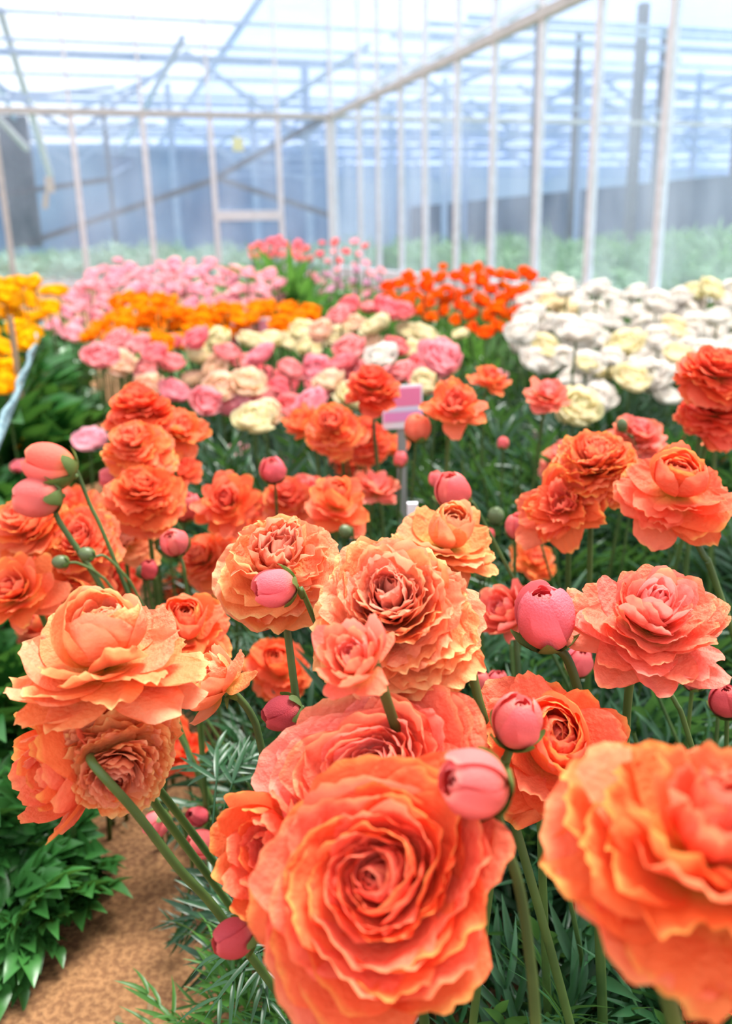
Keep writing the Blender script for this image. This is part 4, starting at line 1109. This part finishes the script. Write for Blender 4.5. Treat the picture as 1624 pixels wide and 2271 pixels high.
foliage('bed_foliage', 'dark finely cut green leaves under the coral blooms', MAT['leaf'], U_PATH_R + .10, U_PATH_R + 2.2, .05, 1.35, .095, .27, 9, LEAF_F, 1)
foliage('bed_foliage', 'green leaves and stems in the rows behind the coral blooms', MAT['leaf'], U_PATH_R + .10, U_PATH_R + 3.6, 1.35, 2.6, .12, .36, 10, LEAF_F, 2, spread=.05)
foliage('bed_foliage', 'green leaves between the far beds of blooms', MAT['leaflight'], U_PATH_R + .3, U_PATH_R + 5.5, 2.6, 5.0, .20, .40, 9, LEAF_C, 3, spread=.08)
foliage('bed_foliage', 'bright green leaves of the left bed beyond the path', MAT['leafbroad'], U_PATH_L - 1.7, U_PATH_L - .03, V_LEFT + .05, 2.4, .10, .27, 9, LEAF_B, 4, spread=.05)
foliage('bed_foliage', 'green leaves under the golden yellow blooms', MAT['leafbroad'], U_PATH_L - 2.2, U_PATH_L - .04, 2.4, 5.0, .15, .40, 9, LEAF_B, 5, spread=.08)

def patch(label, spots, size, seed, mat, n=7):
    rg = random.Random(seed); mb = MB()
    for (px, py, d, wx, wy) in spots:
        c = at(px, py, d)
        for k in range(n):
            clump(mb, rg, (c.x + rg.uniform(-wx, wx), c.y + rg.uniform(-wy, wy), 0), size * rg.uniform(.8, 1.1), 9, LEAF_C, (55, 88), .05)
    return tag(obj('clump_foliage', mb.mesh('clump_foliage', mat)), label, 'foliage', kind='stuff')
patch('upright green leaves below the tall rose pink clump', [(615, 560, 4.35, .14, .1), (640, 640, 4.0, .12, .12)], .62, 3, MAT['leaflight'], 12)
patch('green leaves below the salmon and lilac blooms', [(750, 590, 4.4, .2, .1), (780, 640, 4.0, .2, .12)], .5, 4, MAT['leaflight'], 9)

# upright stalks that fill the beds between the leaves
def stalks(label, ua, ub, va, vb, n, h, seed, r=.0018):
    rg = random.Random(seed); mb = MB()
    for k in range(n):
        p = bed(rg.uniform(ua, ub), rg.uniform(va, vb))
        if (p - GAP).length < .17: continue
        px, py, d = project(Vector((p.x, p.y, .2)))
        if d < .2 or not (-100 < px < W_ + 100): continue
        hh = h * rg.uniform(.75, 1.05); l = Vector((rg.uniform(-.10, .03), rg.uniform(-.05, .04), 0))
        tube(mb, [p, p + l * .35 + Vector((0, 0, hh * .5)), p + l + Vector((0, 0, hh))], r * 1.2, r, 5, cap=False)
    tag(obj('flower_stalks', mb.mesh('flower_stalks', MAT['stem'])), label, 'stalks', kind='stuff')
stalks('crowded green stalks standing among the coral bed leaves', U_PATH_R + .22, U_PATH_R + 2.0, .45, 1.7, 330, .36, 9)
stalks('green stalks crowding under the far blooms', U_PATH_R + .32, U_PATH_R + 4.2, 1.7, 4.6, 700, .44, 10, .0025)

# nearest plants at the path
def plant(px, py, size, nleaf, lib, mat, label, seed, el=(10, 60)):
    rg = random.Random(seed); g = ground(px, py); mb = MB()
    clump(mb, rg, (0, 0, 0), size, nleaf, lib, el, .02)
    return tag(obj('leafy_plant', mb.mesh('leafy_plant', mat), None, g), label, 'plant')
plant(20, 2080, .13, 30, LEAF_B, MAT['leafbroad'], 'broad leaved green plant at the bottom left of the path', 1)
plant(-60, 1960, .16, 30, LEAF_B, MAT['leafbroad'], 'broad leaved green plant at the left edge under the nodding bloom', 2)
plant(90, 1960, .11, 20, LEAF_B, MAT['leafbroad'], 'broad leaved green plant right under the nodding left bloom', 3)
plant(580, 2380, .16, 18, LEAF_F, MAT['leaflight'], 'finely cut pale green leaf tuft at the bottom edge by the path', 4, el=(20, 70))
plant(520, 2120, .12, 12, LEAF_F, MAT['leaf'], 'finely cut leaf tuft under the dark bud beside the path', 5, el=(15, 60))

# ------------------------------------------------------------------ signs, stakes, edging line
def sign(px, py, w, h, d, lean, label, bands, stake_px):
    root = bpy.data.objects.new('flower_sign', None); COL.objects.link(root)
    P = at(px, py, d); root.location = (P.x, P.y, 0)
    tag(root, label, 'sign', 'variety signs in the beds')
    ww, hh = w * d / F, h * d / F
    rot = Quaternion((0, 0, 1), lean)
    c = Vector((0, 0, P.z))
    mb = MB(); box_mb(mb, (0, 0, 0), (ww / 2, 0, 0), (0, .0015, 0), (0, 0, hh / 2))
    b = obj('board', mb.mesh('board', plain_mat('sign_white', (.92, .88, .93), (.9, .86, .92), rough=.4), smooth=False), root, c, rot)
    for (x, z, bw, bh, colr) in bands:
        mb = MB(); box_mb(mb, (x * ww / 2, -.0022, z * hh / 2), (bw * ww / 2, 0, 0), (0, .0006, 0), (0, 0, bh * hh / 2))
        obj('print_panel', mb.mesh('print_panel', plain_mat('print', colr, colr, rough=.4), smooth=False), b)
    mb = MB(); box_mb(mb, (0, .006, P.z / 2), (.007, 0, 0), (0, .004, 0), (0, 0, P.z / 2))
    obj('stake', mb.mesh('stake', plain_mat('stake_grey', (.35, .36, .34)), smooth=False), root, (0, 0, 0), rot)
sign(893, 902, 92, 96, 1.45, .25, 'white sign with pink printed bands behind the centre orange blooms', [(.1, .45, .8, .42, (.90, .22, .42)), (0, -.45, .95, .22, (.85, .30, .62)), (0, -.12, .8, .10, (.75, .7, .9))], 0)
sign(565, 734, 84, 58, 2.75, -.2, 'small white and pink sign in front of the amber blooms', [(-.5, .35, .8, .3, (.75, .5, .5)), (.55, .1, .5, .7, (.9, .35, .5)), (-.5, -.4, .8, .5, (.9, .2, .35))], 0)
def stake(px, py0, py1, d, w, mat, label):
    a = at(px, py0, d); mb = MB(); z = a.z
    box_mb(mb, (0, 0, z / 2), (w / 2, 0, 0), (0, w / 3, 0), (0, 0, z / 2))
    tag(obj('stake', mb.mesh('stake', mat, smooth=False), None, (a.x, a.y, 0)), label, 'stake')
stake(1195, 955, 1040, 1.9, .022, plain_mat('old_wood', (.22, .17, .15), (.3, .25, .2)), 'weathered stake beside the litter gap')
stake(915, 1115, 1150, 1.0, .012, plain_mat('white_label', (.85, .85, .9)), 'small white plastic marker behind the peach bloom')
stake(22, 700, 900, 2.2, .012, plain_mat('thin_wood', (.4, .26, .16)), 'thin brown stake among the golden blooms')

# support line along the left bed
rope_m = plain_mat('pale_blue_cord', (.07, .15, .18), (.18, .28, .31), rough=.6, scale=40)
mb = MB(); A = at(-40, 1060, 1.25); B = at(103, 676, 3.9)
pts = [A.lerp(B, k / 24) + Vector((0, 0, -.02 * math.sin(k / 24 * 3.14))) for k in range(25)]
tube(mb, pts, .0075, .0075, 8)
rope = obj('support_cord', mb.mesh('support_cord', rope_m)); tag(rope, 'pale blue cord strung along the edge of the left bed', 'cord')
mb = MB(); tube(mb, [p + Vector((.012, 0, .03)) + Vector((.006 * math.sin(k * 1.7), 0, 0)) for k, p in enumerate(pts)], .005, .005, 6)
rope2 = obj('support_cord', mb.mesh('support_cord', rope_m)); tag(rope2, 'second pale cord twisting just above the blue one', 'cord')

# dry litter in the gap and on the path
lit = plain_mat('dry_litter', (.22, .15, .07), (.14, .10, .05), rough=.9)
rg = random.Random(8); mb = MB()
for k in range(260):
    if k < 150: p = GAP + Vector((rg.uniform(-.25, .25), rg.uniform(-.3, .3), .01))
    else: p = bed(rg.uniform(U_PATH_L, U_PATH_R), rg.uniform(.3, 3), .01)
    V, q = lobe(rg.uniform(.008, .028), rg.uniform(.001, .003), .2, .3, 3, rg.uniform(0, 6.28))
    mb.add(V + np.array(p), q)
tag(obj('dry_litter', mb.mesh('dry_litter', lit)), 'dry brown leaf litter scattered on the sand', 'litter', kind='stuff')
print('objects', len(bpy.data.objects), 'verts', sum(len(m.vertices) for m in bpy.data.meshes))
